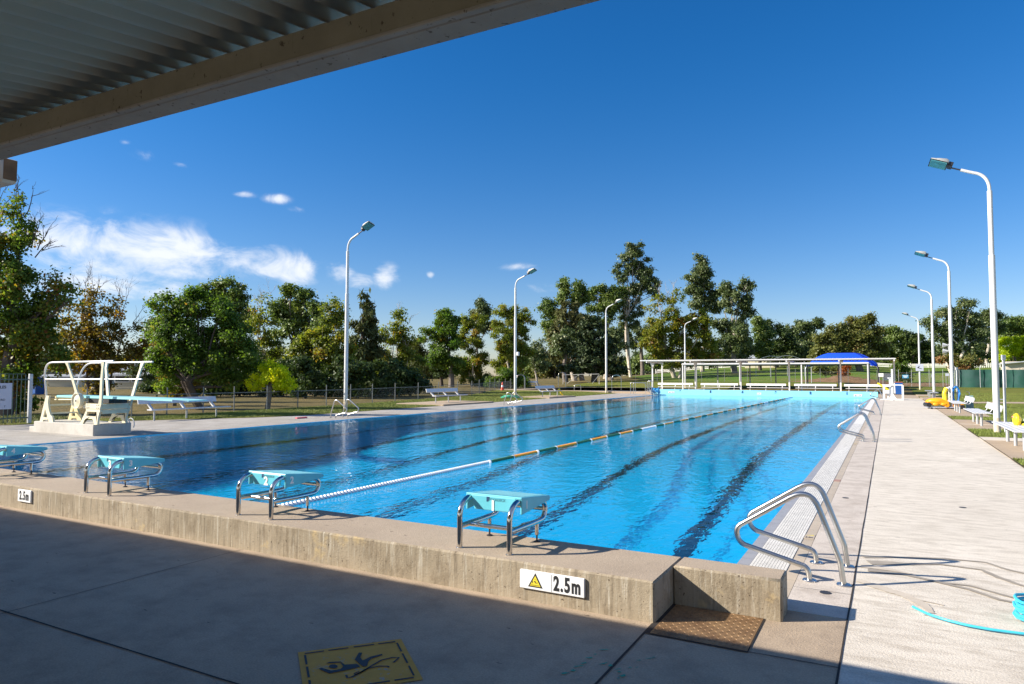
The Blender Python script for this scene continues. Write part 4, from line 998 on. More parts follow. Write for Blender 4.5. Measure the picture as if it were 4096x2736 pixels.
far_sign(-14.53, -14.03, .15, .28, True, 'white 1.2m depth sign left of lane number 6'); far_sign(-7.66, -7.36, .12, .27, False, 'white 1.2m depth sign between lane numbers 4 and 3'); far_sign(-1.05, -.52, .10, .25, True, 'white 1.2m depth sign right of lane number 1')

# long shelter with corrugated roof
sh = thing('shelter', 'long white open shelter with a corrugated roof and bench row', 'shelter', (0, 62.5, 0))
def shelter_roof():
    mb = MB(); pitch = .30; xs = np.arange(-20.35, 1.75, pitch/4)
    for x in xs:
        z = .018*math.cos(2*PI*x/pitch)
        for y, zz in ((-2.0, 3.07), (3.6, 3.00)): mb.v.append((x, y, zz+z))
    mb.f = [(2*i, 2*i+1, 2*i+3, 2*i+2) for i in range(len(xs)-1)]; o = mb.build('roof', M['shroof'], sh, True); so = o.modifiers.new('sol', 'SOLIDIFY'); so.thickness = .02
M['shroof'] = mat('grey_corrugated_roof', (.50, .50, .50), .5, .1, var=.08)
shelter_roof()
MB().box((-20.33, -2.03, 2.985), (1.72, -1.99, 3.06)).build('fascia', M['white'], sh)
for x in (-19.7, -15.4, -11.12, -6.83, -2.57, 1.6):
    MB().box((x-.065, -.065, -.05), (x+.065, .065, 2.9), .006).build('post', M['white'], sh); MB().box((x-.05, -1.99, 2.82), (x+.05, 3.6, 2.96)).build('rafter', M['white'], sh)
    MB().hull([(x+a, b, c) for a in (-.04, .04) for b, c in ((-.60, 2.84), (-.5, 2.84), (-.08, 2.4), (-.08, 2.28))]).hull([(x+a, b, c) for a in (-.04, .04) for b, c in ((.60, 2.84), (.5, 2.84), (.08, 2.4), (.08, 2.28))]).build('brace', M['white'], sh)
    MB().box((x-.06, 3.3, -.05), (x+.06, 3.42, 2.8)).build('rear_post', M['white'], sh) if x in (-19.7, 1.6) else None
wb = long_bench('long_bench', M['white'], 3.5, M['white'], 'white benches in the far shelter')
wl = ['white shelter bench farthest left, above lane number 6', 'white shelter bench second from the left, above lane number 5', 'white shelter bench in the middle, above lane numbers 4 and 3', 'white shelter bench above lane number 2', 'white shelter bench farthest right, beside the white lift frame']
for i, x in enumerate((-17.3, -13.05, -8.8, -4.6, -.5)):
    o = wb if i == 0 else copy_tree(wb); o.location = (x, 61.95, .10); o.rotation_euler = (0, 0, -PI/2); o['label'] = wl[i]
# second shelter behind
s2 = thing('shelter', 'second flat shelter with white fascia behind the bench shelter', 'shelter', (0, 68.5, H(-9, 70)))
MB().box((-18.3, -.04, 2.56), (-.47, .04, 2.70)).build('fascia', M['white'], s2); MB().box((-18.3, -.0, 2.47), (-.47, 6, 2.52)).build('soffit', M['darkgreen'], s2); MB().box((-18.35, .05, 2.53), (-.42, 6.05, 2.66)).build('roof_sheet', M['shroof'], s2)
for x, y in ((-18.22, 0), (-12.3, 0), (-6.4, 0), (-.55, 0), (-18.2, 5.9), (-15.8, 5.9), (-12.3, 5.9), (-9.6, 5.9), (-6.4, 5.9), (-3.4, 5.9), (-.55, 5.9)): MB().box((x-.06, y-.06, -.3), (x+.06, y+.06, 2.5)).build('post', M['white'] if y == 0 else M['galv'], s2)
# blue shade sail
sl = thing('shade_sail', 'bright blue hipped shade canopy on steel posts beyond the shelters', 'canopy', (-3.3, 80, H(-3, 80)))
mb = MB(); hx, hy = 3.45, 3.2
e = [(-hx, -hy, 2.05), (hx, -hy, 2.0), (hx, hy, 2.1), (-hx, hy, 2.1)]; rt_ = [(-1.4, -.4, 3.55), (1.35, -.4, 3.55), (1.35, .6, 3.55), (-1.4, .6, 3.55)]
def sail_row(a, b, c, d, n=8):
    o = len(mb.v)
    for i in range(n+1):
        u = i/n
        for j in range(n+1):
            v = j/n; p = (np.array(a)*(1-u)+np.array(b)*u)*(1-v)+(np.array(d)*(1-u)+np.array(c)*u)*v
            p = p+np.array((0, 0, -.22*math.sin(PI*v)*0+.30*math.sin(PI*u)*(1-v)-.0+.25*math.sin(PI*v)*.9)); mb.v.append(tuple(p))
    mb.f += [(o+i*(n+1)+j, o+(i+1)*(n+1)+j, o+(i+1)*(n+1)+j+1, o+i*(n+1)+j+1) for i in range(n) for j in range(n)]
for i in range(4): j = (i+1) % 4; sail_row(e[i], e[j], rt_[j], rt_[i])
mb.add(rt_, [(0, 1, 2, 3)]); o = mb.build('canopy', M['sail'], sl, True); so = o.modifiers.new('s', 'SOLIDIFY'); so.thickness = .01
for x, y, z in e:
    MB().tube(fillet([(x*1.02, y*1.02, -.3), (x*1.02, y*1.02, z-.1), (x*.7, y*.7, z+.45)], .35, 5), .05, 8).build('post', M['dkmetal'] if x > 0 else M['galv'], sl, True)
# playground arcs
ap = at(3150, 1500, 104); ar = thing('playground_arches', 'thin arched tube frame showing over the shelter roof', 'arches', (ap[0], ap[1], H(ap[0], ap[1])), .4)
for y, s_ in ((0, 1.), (2.4, .95)):
    r = 2.5*s_; hh = 3.9-ar.location.z
    MB().tube([(x*r-y*.7, y, hh+.75*math.cos(x*PI/2)) for x in np.linspace(-1, 1, 15)], .045, 6).build('arch', M['galv'], ar, True)
    MB().tube([(-r-y*.7, y, -.2), (-r-y*.7, y, hh)], .04, 6).tube([(r-y*.7, y, -.2), (r-y*.7, y, hh)], .04, 6).build('post', M['galv'], ar, True)
# white lift frame
lf = thing('pool_lift', 'white steel pool lift frame on the deck near the far wall', 'pool lift', (1.36, 46.05, 0))
MB().box((-.70, -.06, .0), (.62, .10, .055), .01).box((-.1, -.5, 0), (.02, .6, .05)).build('base', M['white'], lf)
for x in (-.49, .58): MB().box((x-.06, -.02, .05), (x+.06, .08, .97), .008).build('upright', M['white'], lf)
MB().box((-.49, -.015, .95), (.58, .075, 1.02)).build('top_bar', M['white'], lf)
MB().box((-.06, .1, .05), (.05, .2, 2.02), .01).build('mast', M['white'], lf); MB().box((-.19, .22, .30), (-.07, .34, 1.45), .01).box((-.28, .22, 1.40), (-.02, .3, 1.47)).build('actuator', M['white'], lf)
MB().hull([(-.24, .02, .05), (.24, .02, .05), (-.05, .02, .40), (.04, .02, .40), (-.24, .08, .05), (.24, .08, .05), (-.05, .08, .40), (.04, .08, .40)]).build('gusset', M['white'], lf)
se = thing('lift_seat', 'white and yellow seat hanging beside the pool lift', 'lift seat', (1.05, 47.2, 0)); MB().box((-.25, -.22, .38), (.2, .22, .62), .03).build('seat', M['white'], se)
MB().obox((-.22, 0, .85), (.34, 0, -.24), (0, .05, 0), (.03, 0, .05)).build('arm', M['yellowp'], se); MB().box((.0, -.04, -.0), (.1, .04, .4)).build('stem', M['white'], se)
# blue bin
bn = thing('wheelie_bin', 'blue wheelie bin with a rust coloured lid by the shelter post', 'bin', (1.9, 61.2, 0))
MB().hull([(-.24, -.24, .05), (.24, -.24, .05), (.24, .24, .05), (-.24, .24, .05), (-.29, -.3, 1.02), (.29, -.3, 1.02), (.29, .3, 1.02), (-.29, .3, 1.02)]).build('body', M['bin'], bn)
MB().box((-.31, -.33, 1.02), (.31, .33, 1.09), .02).build('lid', M['binlid'], bn); MB().lathe((-.2, .24, .1), [(.1, -.03), (.1, .03)], 14, axis=0).lathe((.2, .24, .1), [(.1, -.03), (.1, .03)], 14, axis=0).build('wheel', M['black'], bn)
# boards and signs
def board(name, label, x, y, w, z0, z1, m, posts=True, tilt=0.):
    g = H(x, y); t = thing(name, label, 'sign', (x, y, g)); MB().box((-w/2, -.02, z0), (w/2, .01, z1), .006).build('panel', m, t)
    if posts:
        for s in (-.35, .35): MB().box((s*w-.025, .012, -.1), (s*w+.025, .06, z1)).build('post', M['galv'], t)
    return t
board('white_board', 'large blank white board behind the pool lift', 1.1, 66.2, .68, 1.18, 1.82, M['signwhite']); board('notice', 'small white notice beside the large white board', .55, 68.4, .42, 1.42, 1.76, M['signwhite'])
bs = board('notice', 'blue tapered sign with white lines on the mesh fence', 2.86, 85.3, .62, 1.0, 1.4, mat('blue_sign', (.05, .28, .45), .5), posts=False)
ln = MB()
for z, w in ((1.30, .52), (1.20, .42), (1.10, .30)): ln.box((-w/2, -.024, z-.025), (w/2, -.02, z+.025))
ln.build('white_lines', M['signwhite'], bs)
board('notice', 'small grey notice on the mesh fence near the green shade cloth', 7.1, 88.2, .38, 1.25, 1.55, M['signgrey']); board('notice', 'small pale notice on the gate of the mesh fence', 5.5, 86.9, .17, 1.1, 1.45, M['signwhite'])
# mesh fence to the shade cloth
wire_fence('wire_fence', 'mesh fence and gate between the blue sign and the green shade cloth', [(2.2, 86.2), (3.5, 86.4), (5.25, 86.7), (6.6, 87.0), (8.0, 85.0)], 2.0, M['galv'], mesh_h=1.6, wires=4)
sc_ = thing('shade_cloth_fence', 'fence hung with dark green shade cloth at the right', 'fence', (0, 0, 0))
cl = MB(); n = 60; xs = np.linspace(7.6, 26, n)
for i, x in enumerate(xs):
    y = 85+.35*math.sin(i*.9)*.3+(.25 if 12 < i < 24 else 0); g = H(x, 85)
    for k in range(6): cl.v.append((x, y+random.uniform(-.05, .05), g+.03+1.93*k/5+random.uniform(-.02, .02)*(k == 5)))
cl.f = [(i*6+k, (i+1)*6+k, (i+1)*6+k+1, i*6+k+1) for i in range(n-1) for k in range(5)]
def cloth_mat():
    m, nt, b = new_mat('green_shade_cloth'); p = pos(nt)
    c = mixc(nt, ramp(nt, noise(nt, p, .9, 5, .6), (.4, 0.), (.6, 1.)), (.012, .075, .055), (.03, .085, .075)); nt.links.new(c, b.inputs['Base Color']); b.inputs['Roughness'].default_value = .8; return m
M['cloth'] = cloth_mat(); cl.build('shade_cloth', M['cloth'], sc_, True)
for x in np.arange(7.6, 26, 2.3): MB().tube([(x, 84.85, H(x, 85)-.1), (x, 84.85, H(x, 85)+2.35)], .03, 8).build('post', M['galv'], sc_, True)
# long white fence on the hill
hf = thing('picket_fence', 'long low white fence running along the hill', 'fence', (0, 0, 0))
xs = np.arange(-46, 30, 3.); 
for i in range(len(xs)-1):
    a, b = xs[i], xs[i+1]; za, zb = H(a, 150), H(b, 150); r = MB()
    for z in (.12, .42, .66): r.hull([(a, 150+d, za+z+q) for d in (0, .05) for q in (0, .16)]+[(b, 150+d, zb+z+q) for d in (0, .05) for q in (0, .16)])
    r.build('rail', M['fencewhite'] if 'fencewhite' in M else M.setdefault('fencewhite', mat('white_fence_paint', (.74, .72, .66), .6)), hf)
    MB().box((a-.07, 149.95, za-.2), (a+.07, 150.1, za+.95)).build('post', M['fencewhite'], hf)
pk = MB()
for x in np.arange(12.5, 30, .3): z = H(x, 150); pk.box((x-.06, 149.9, z+.05), (x+.06, 149.94, z+.92))
pk.build('pickets', M['fencewhite'], hf)
# shed on the right
sd = thing('shed', 'beige sheet metal shed with a low grey roof at the right', 'shed', (15.2, 108, H(16, 108)))
hq = 1.9; MB().box((0, 0, -.3), (9, 6, hq+.6)).build('wall', M['shed'], sd)
rib = MB(); 
for x in np.arange(1.3, 8.9, .35): rib.box((x, -.03, 0), (x+.05, 0, hq+.55))
rib.build('cladding_rib', M['shed'], sd); MB().hull([(-.5, -.6, hq+.25), (9.5, -.6, hq+1.35), (9.5, 6.5, hq+1.35), (-.5, 6.5, hq+.25), (-.5, -.6, hq+.38), (9.5, -.6, hq+1.5), (9.5, 6.5, hq+1.5), (-.5, 6.5, hq+.38)]).build('roof', M['houseR'], sd)
MB().box((3.2, -.06, 0), (5.4, -.032, 1.3)).build('roller_door', M['signgrey'], sd)

# pool cleaner on its trolley
pc = thing('pool_cleaner', 'orange robotic pool cleaner on a trolley with a blue cable coil', 'pool cleaner', (3.25, 33.5, 0), .2)
MB().box((-.55, -.3, .07), (.55, .3, .11), .01).build('trolley_deck', M['signgrey'], pc)
for x in (-.4, .42):
    for y in (-.26, .26): MB().lathe((x, y, .05), [(.05, -.02), (.05, .02)], 12, axis=1).build('castor', M['black'], pc, True)
bd = MB().blob((-.12, 0, .36), (.46, .3, .17), 18, 10).build('shell', M['orange'], pc, True); MB().hull([(x, y, z) for x, w, z0, z1 in ((-.55, .27, .2, .36), (.3, .29, .2, .42)) for y in (-w, w) for z in (z0, z1)]).build('body', M['orange'], pc)
for x in (-.52, .22):
    MB().lathe((x, 0, .2), [(.10, -.32), (.11, -.3), (.11, .3), (.10, .32)], 16, axis=1).build('brush_roller', M['black'] if x < 0 else M['orange'], pc, True)
for y in (-.3,): 
    for x in (-.22, .12): MB().blob((x, y, .23), (.13, .04, .07), 12, 6).build('side_panel', M['orange'], pc, True)
MB().tube(fillet([(.46, -.2, .1), (.46, -.2, 1.05), (.46, .2, 1.05), (.46, .2, .1)], .08, 5), .03, 10).tube([(.46, -.2, .6), (.46, .2, .6)], .022, 8).build('handle', M['white'], pc, True)
cc = []
for i in range(220): a = i*.42; cc.append((.66+.135*math.cos(a)*(1+.2*math.sin(i*.37)), -.1+.06*math.sin(i*1.3), .70+.36*math.sin(a)*(1+.1*math.cos(i*.21))))
MB().tube(cc, .019, 6).build('cable_coil', M['bluecord'], pc, True)
hb = MB().tube(fillet([(.24, -.1, .15), (.18, -.1, .75), (.28, -.05, .98)], .1, 4), [.10]*2+[.095]*5, 12); hb.build('yellow_float_hose', M['yellowp'], pc, True); MB().blob((.36, .05, .95), (.12, .12, .09), 12, 7).build('power_unit', M['white'], pc, True); MB().hull([(.5, -.3, .12), (.95, -.25, .12), (.95, .2, .12), (.5, .25, .12), (.55, -.25, .3), (.9, -.2, .34), (.9, .15, .34), (.55, .2, .3)]).build('rear_housing', M['orange'], pc)
MB().lathe((.85, -.3, .11), [(.11, -.03), (.11, .03)], 14, axis=1).build('wheel', M['black'], pc, True)

# houses beyond the paddock on the left
def house(label, px0, px1, pyr, pye, depth, wall, roof, dy=7.):
    a, b = at(px0, 1500, depth), at(px1, 1500, depth); d = (b-a)[:2]; L_ = np.linalg.norm(d); ang = math.atan2(d[1], d[0]); ze = at(px0, pye, depth)[2]; zr = at(px0, pyr, depth)[2]
    g = H(a[0], a[1])-.3; t = thing('house', label, 'house', (a[0], a[1], g), ang); ze -= g; zr -= g
    MB().box((.4, 0, -.5), (L_-.4, dy, ze)).build('wall', wall, t)
    bd = MB(); 
    for z in np.arange(.2, ze, .22): bd.box((.4, -.015, z), (L_-.4, -.002, z+.02))
    bd.build('weatherboard', wall, t)
    rf = MB().prism([(-.5, ze-.02), (dy/2, zr+.9), (dy+.5, ze-.02), (dy+.5, ze-.1), (dy/2, zr+.8), (-.5, ze-.1)], 0, 0, L_); rf.build('roof', roof, t)
    MB().box((0, -.56, ze-.16), (L_, -.5, ze)).build('gutter', M['white'], t)
    for u in (.2, .5, .8):
        f = MB().box((u*L_-.7, -.04, .9), (u*L_+.7, -.018, 2.1)).build('window', M['white'], t); MB().box((u*L_-.6, -.05, 1.0), (u*L_+.6, -.041, 2.0)).build('pane', M['win'], f)
    return t
house('cream weatherboard house with a grey tin roof behind the springboard', 445, 668, 1474, 1497, 62, M['houseW'], M['houseR'])
house('pale house with a tin roof glimpsed behind the left trees', 175, 345, 1478, 1503, 70, M['houseW'], M['houseR'])
house('house with an orange tiled roof far behind the grey roofed one', 505, 610, 1450, 1470, 95, M['houseW'], M['tile'])
hb_ = at(145, 1578, 48); bx = thing('wheelie_bin', 'blue bin standing in a yard behind the tubular fence', 'bin', (hb_[0], hb_[1], H(hb_[0], hb_[1]))); MB().hull([(-.45, -.3, 0), (.45, -.3, 0), (.45, .3, 0), (-.45, .3, 0), (-.55, -.35, 1.1), (.55, -.35, 1.1), (.55, .35, 1.1), (-.55, .35, 1.1)]).build('body', M['bin'], bx); MB().box((-.56, -.36, 1.1), (.56, .36, 1.18), .02).build('lid', M['bin'], bx)
fd = at(3040, 1434, 140); fsd = thing('shed', 'small distant shed with a pale roof between the trees', 'shed', (fd[0], fd[1], H(fd[0], fd[1]))); zz = max(1.5, fd[2]-fsd.location.z); MB().box((-3, 0, -.3), (3, 4, zz)).build('wall', M['houseW'], fsd); MB().hull([(-3.4, -.4, zz), (3.4, -.4, zz), (3.4, 4.4, zz), (-3.4, 4.4, zz), (-3.4, 2, zz+.8), (3.4, 2, zz+.8)]).build('roof', M['houseR'], fsd)
# ------------------------------------------------------------------ TREES
def leaf_mat(name, stops, trans=.5, spec=.35, rough=.5):
    m, nt, b = new_mat(name); N = nt.nodes.new
    at_ = N('ShaderNodeAttribute'); at_.attribute_name = 'tint'
    c = ramp(nt, at_.outputs['Fac'], *stops)
    bc = N('ShaderNodeHueSaturation'); bc.inputs['Value'].default_value = 1.95; bc.inputs['Hue'].default_value = .488; nt.links.new(c, bc.inputs['Color']); c = bc.outputs[0]
    nt.links.new(c, b.inputs['Base Color']); b.inputs['Roughness'].default_value = rough; b.inputs['Specular IOR Level'].default_value = spec
    tr = N('ShaderNodeBsdfTranslucent'); hs = N('ShaderNodeHueSaturation'); hs.inputs['Value'].default_value = 1.6; hs.inputs['Saturation'].default_value = 1.1; nt.links.new(c, hs.inputs['Color']); nt.links.new(hs.outputs[0], tr.inputs['Color'])
    mx = N('ShaderNodeMixShader'); mx.inputs[0].default_value = trans; nt.links.new(b.outputs[0], mx.inputs[1]); nt.links.new(tr.outputs[0], mx.inputs[2])
    nt.links.new(mx.outputs[0], nt.nodes['Material Output'].inputs['Surface']); return m
LF = {
 'maple': leaf_mat('green_gold_leaf', [(0, (.035, .07, .010)), (.5, (.06, .095, .014)), (.72, (.12, .11, .015)), (.88, (.15, .09, .015)), (1, (.14, .06, .015))]),
 'gold': leaf_mat('golden_brown_leaf', [(0, (.05, .058, .010)), (.4, (.085, .075, .012)), (.7, (.12, .088, .014)), (1, (.11, .066, .012))]),
 'green': leaf_mat('mid_green_leaf', [(0, (.030, .065, .010)), (.6, (.055, .095, .014)), (.9, (.09, .12, .02)), (1, (.15, .10, .02))]),
 'lime': leaf_mat('lime_leaf', [(0, (.17, .23, .006)), (.6, (.33, .37, .010)), (1, (.42, .40, .02))], .5),
 'euc': leaf_mat('eucalypt_leaf', [(0, (.035, .055, .018)), (.6, (.06, .085, .026)), (1, (.095, .105, .04))], .22, .5),
 'eucg': leaf_mat('bright_eucalypt_leaf', [(0, (.035, .065, .012)), (.6, (.065, .10, .018)), (1, (.11, .13, .03))], .25, .45),
 'olive': leaf_mat('olive_leaf', [(0, (.045, .055, .012)), (.6, (.075, .085, .018)), (.85, (.11, .10, .025)), (1, (.15, .085, .03))], .25, .4),
 'plane': leaf_mat('plane_leaf', [(0, (.05, .075, .012)), (.5, (.09, .115, .016)), (.85, (.15, .14, .02)), (1, (.17, .09, .02))]),
 'casu': leaf_mat('casuarina_needle', [(0, (.030, .042, .014)), (.6, (.05, .06, .020)), (1, (.085, .08, .03))], .15, .2),
 'cedar': leaf_mat('cedar_needle', [(0, (.014, .025, .010)), (.7, (.028, .042, .016)), (1, (.06, .065, .02))], .1, .2),
 'dark': leaf_mat('dark_shrub_leaf', [(0, (.014, .028, .007)), (.7, (.028, .048, .010)), (1, (.055, .075, .014))], .2, .3),
 'orange': leaf_mat('orange_dead_leaf', [(0, (.13, .05, .012)), (1, (.22, .09, .02))]),
}
BK = {'dark': mat('dark_bark', (.085, .065, .05), .9, var=.3, scale=8), 'grey': mat('grey_bark', (.17, .14, .115), .9, var=.3, scale=6), 'pale': mat('pale_bark', (.42, .36, .29), .8, var=.3, scale=3), 'white': mat('white_gum_bark', (.58, .50, .41), .75, var=.25, scale=2.2)}
TREES = []; DENS = 3.0
def leaves_mesh(name, C, Nn, size, aspect, tint, droop=0.):
    """many small four-sided leaves as one mesh"""
    n = len(C); up = RNG.normal(size=(n, 3)); up[:, 2] -= droop
    a = np.cross(Nn, up); a /= np.linalg.norm(a, axis=1, keepdims=True)+1e-9; b = np.cross(Nn, a)
    s = size*RNG.uniform(.6, 1.3, (n, 1)); l = b*s*.5*aspect; w_ = a*s*.5
    fold = Nn*s*.14
    V = np.empty((n, 4, 3)); V[:, 0] = C-l; V[:, 1] = C+w_*.9+fold; V[:, 2] = C+l; V[:, 3] = C-w_*.9+fold
    me = bpy.data.meshes.new(name); me.vertices.add(4*n); me.vertices.foreach_set('co', V.reshape(-1).astype(np.float32))
    me.loops.add(4*n); me.loops.foreach_set('vertex_index', np.arange(4*n, dtype=np.int32)); me.polygons.add(n)
    me.polygons.foreach_set('loop_start', np.arange(0, 4*n, 4, dtype=np.int32)); me.update(calc_edges=True)
    at_ = me.attributes.new('tint', 'FLOAT', 'FACE'); at_.data.foreach_set('value', np.clip(tint, 0, 1).astype(np.float32)); return me
def limb(mb, a, b, r0, r1, wob=.12, n=5):
    a, b = Vector(a), Vector(b); l = (b-a).length; ph = [Vector((random.gauss(0, 1), random.gauss(0, 1), random.gauss(0, .5)))*l*wob*.5 for _ in range(2)]
    P = [a.lerp(b, i/n)+ph[0]*math.sin(PI*i/n)+ph[1]*math.sin(2*PI*i/n)*.5 for i in range(n+1)]
    mb.tube(P, [r0+(r1-r0)*i/n for i in range(n+1)], 6 if r0 < .08 else 9, caps=False); return P
def twigs(mb, p, d, l, r, lev):
    d = Vector(d).normalized(); e = Vector(p)+d*l; limb(mb, p, e, r, r*.55, .1, 3)
    if lev <= 0: return
    for k in range(3 if lev > 1 else 2):
        u = random.uniform(.35, 1.); q = Vector(p).lerp(e, u); dd = (d+Vector((random.gauss(0, .45), random.gauss(0, .45), random.gauss(.15, .35)))).normalized(); twigs(mb, q, dd, l*random.uniform(.45, .75), r*.55, lev-1)
def tree(label, basepx, depth, lobes, leaf, sp, bark='grey', tr=.25, dens=1., clump=.3, stems=1, ups=(), fork=.35, aspect=1.6, droop=.3, thick=.75, name='tree', cat='tree', group=None, tintb=0., inner=.35):
    """lobes: (px, py, rx, ry[, density]) of the crown masses in photo pixels at this distance"""
    leaf *= .78
    b = at(basepx, 1500, depth); g = H(b[0], b[1]); root = thing(name, label, cat, (b[0], b[1], g), 0, group)
    o = np.array((b[0], b[1], g)); k = depth/FPX; vd = _F.copy(); vd[2] = 0; vd /= np.linalg.norm(vd)
    Cs, Ns, Ts, cen = [], [], [], []
    for q in lobes:
        px, py, rx, ry = q[:4]; dn = q[4] if len(q) > 4 else 1.; rx, ry = rx*k*1.12, ry*k*1.12; rd = min(rx, max(ry, rx*.6))*thick
        c = at(px, py, depth)+vd*RNG.uniform(-.35, .35)*rd-o; cen.append((c, rx, ry, rd, dn))
        nl = int(DENS*dens*dn*3.0*PI*rx*ry/(.4*leaf*leaf*aspect)); nl = max(40, nl)
        nc = max(7, int(14*dn*rx*ry/(clump*clump*6*max(rx, ry)**.0)/1.0)) if False else max(7, int(1.6*(rx*ry+rx*rd+ry*rd)/(3*(clump)**2)))
        nc = min(nc, 160)
        u = RNG.normal(size=(nc, 3)); u /= np.linalg.norm(u, axis=1, keepdims=True); rr = RNG.uniform(inner, 1.0, (nc, 1))**.7*RNG.uniform(.82, 1.12, (nc, 1))
        cc = u*rr; ct = RNG.normal(tintb, .17, nc); idx = RNG.integers(0, nc, nl); off = RNG.normal(size=(nl, 3)); off *= (clump*.95*RNG.uniform(.3, 1.15, (nl, 1)))/np.linalg.norm(off, axis=1, keepdims=True)**.4
        off[:, 2] *= .75
        ax = np.stack([_R*rx, vd*rd, np.array((0, 0, ry))])
        P = cc[idx] @ ax + off + c
        out = cc[idx] + off*.6/max(.3, rx); nn = out*np.array([1, 1, 1])@np.stack([_R, vd, (0, 0, 1.)]); nn = nn/(np.linalg.norm(nn, axis=1, keepdims=True)+1e-6)*.75+RNG.normal(size=(nl, 3))*.62+np.array((0, 0, .35)); nn /= np.linalg.norm(nn, axis=1, keepdims=True)
        Cs.append(P); Ns.append(nn); Ts.append(.42+ct[idx]+RNG.normal(0, .16, nl))
    C = np.concatenate(Cs); keep = C[:, 2] > .08; C = C[keep]; Nn = np.concatenate(Ns)[keep]; T = np.concatenate(Ts)[keep]
    me = leaves_mesh('crown', C, Nn, leaf, aspect, T, droop); me.materials.append(LF[sp]); co = bpy.data.objects.new('crown', me); COL.objects.link(co); co.parent = root
    # trunk, limbs to every crown mass, twigs inside
    mb = MB(); top = max(c[2]+ry for c, rx, ry, rd, dn in cen); cx = np.mean([c for c, *_ in cen], axis=0); fz = fork*top
    for s in range(stems):
        a0 = random.uniform(0, 6.28); lean = Vector((math.cos(a0), math.sin(a0), 0))*(tr*1.4 if stems > 1 else 0)
        fp_ = Vector((cx[0]*.35, cx[1]*.35, fz))+lean*(3 if stems > 1 else 0)
        limb(mb, Vector((0, 0, -.25))+lean*.5, fp_, tr*(1.25 if stems == 1 else .8), tr*.75, .05, 6)
        own = [q for i, q in enumerate(cen) if i % stems == s]
        for c, rx, ry, rd, dn in sorted(own, key=lambda q: q[0][2]):
            P = limb(mb, fp_*random.uniform(.85, 1.) if c[2] > fz else fp_*max(.3, min(1, c[2]/fz*.8)), c-np.array((0, 0, ry*.25)), tr*.36, tr*.12, .1)
            for j in range(max(3, min(9, int(rx*2.5)))):
                d = RNG.normal(size=3); d /= np.linalg.norm(d); d[2] = abs(d[2])*.8+.1; e = c+(_R*d[0]*rx+vd*d[1]*rd+np.array((0, 0, d[2]*ry)))*RNG.uniform(.6, .98)
                limb(mb, P[random.randint(2, 5)], e, tr*.11, tr*.03, .14, 4)
    for (px, py, lx, ly, l, lev) in ups:
        twigs(mb, at(px, py, depth)-o, Vector(_R)*lx+Vector((0, 0, 1))*ly, l, max(.018, tr*.09), lev)
    mb.build('trunk', BK[bark], root, True); TREES.append((root, len(C)))
    return root
# --- left side
tree('large maple with green and rusty leaves at the left edge of the photo', 15, 26, [(20, 960, 95, 130, .9), (75, 880, 45, 70, .7), (50, 1130, 110, 120), (110, 1240, 95, 80), (225, 1140, 58, 50, .6), (185, 1220, 55, 45, .45), (60, 1340, 150, 110), (-90, 1150, 120, 200), (150, 1420, 110, 90, .8), (40, 1490, 90, 70, .7), (285, 1190, 28, 45, .25), (-110, 1400, 110, 130)], .14, 'maple', 'dark', .26, dens=.62, clump=.34, fork=.3, aspect=1.1,
     ups=[(62, 840, .05, 1, .9, 3), (95, 870, .35, 1, .9, 2), (105, 1000, .45, .9, 1.0, 3), (140, 1030, .8, .8, .9, 3), (10, 880, -.2, 1, 1., 2), (150, 1000, .5, 1, .8, 2)])
tree('thinning golden brown tree with bare top twigs behind the springboard', 400, 38, [(375, 1290, 95, 85, .55), (375, 1195, 42, 60, .35), (455, 1235, 40, 60, .3), (310, 1380, 100, 85, .7), (470, 1390, 95, 85, .6), (370, 1440, 130, 55, .7), (540, 1400, 45, 50, .4), (280, 1260, 45, 60, .35), (390, 1560, 50, 40, .5)], .17, 'gold', 'dark', .15, dens=.55, clump=.36, stems=3, fork=.2, aspect=1.1, tintb=.05,
     ups=[(365, 1190, .0, 1, 1.1, 3), (380, 1200, .2, 1, 1.1, 3), (350, 1195, -.25, 1, 1.1, 3), (470, 1230, .1, 1, 1.0, 3), (480, 1260, .35, 1, 1.2, 3), (530, 1310, .5, 1, 1.1, 2), (520, 1330, .6, .9, .9, 2), (290, 1200, .05, 1, .9, 3), (310, 1180, .2, 1, .7, 2)])
tree('broad green tree with a forked dark trunk behind the long aluminium bench', 829, 31, [(700, 1240, 70, 65), (640, 1215, 35, 40, .6), (790, 1220, 95, 60), (880, 1260, 80, 65), (740, 1340, 125, 85), (880, 1360, 110, 85), (700, 1440, 80, 65), (830, 1450, 120, 60), (950, 1440, 80, 75), (975, 1350, 50, 60, .7), (630, 1330, 35, 60, .5), (690, 1530, 50, 45, .6), (940, 1530, 70, 40, .7)], .125, 'green', 'dark', .21, dens=.75, clump=.33, stems=2, fork=.24, aspect=1.2)
tree('small orange brown tree leaning beside the broad green tree', 700, 34, [(665, 1430, 45, 50, .8), (700, 1500, 60, 50, .8), (730, 1560, 55, 40, .8), (650, 1380, 30, 35, .5)], .14, 'gold', 'dark', .09, dens=.8, clump=.3, fork=.4, aspect=1.1, tintb=.1)
tree('small rounded lime green tree in front of the wire fence', 1073, 30.6, [(1080, 1478, 42, 26), (1115, 1492, 42, 30), (1045, 1505, 40, 30), (1090, 1515, 62, 26), (1140, 1522, 34, 28), (1018, 1538, 32, 22, .8), (1160, 1552, 26, 20, .7), (1082, 1452, 20, 14, .9), (1105, 1540, 50, 20, .6)], .085, 'lime', 'grey', .11, dens=.62, clump=.17, fork=.45, aspect=1.2, thick=.9)
tree('round green garden bush in front of the grey roofed house', 610, 52, [(600, 1555, 42, 28), (635, 1560, 40, 28), (570, 1570, 30, 22)], .14, 'dark', 'dark', .08, dens=1.1, clump=.3, name='bush', cat='bush', tintb=.25)
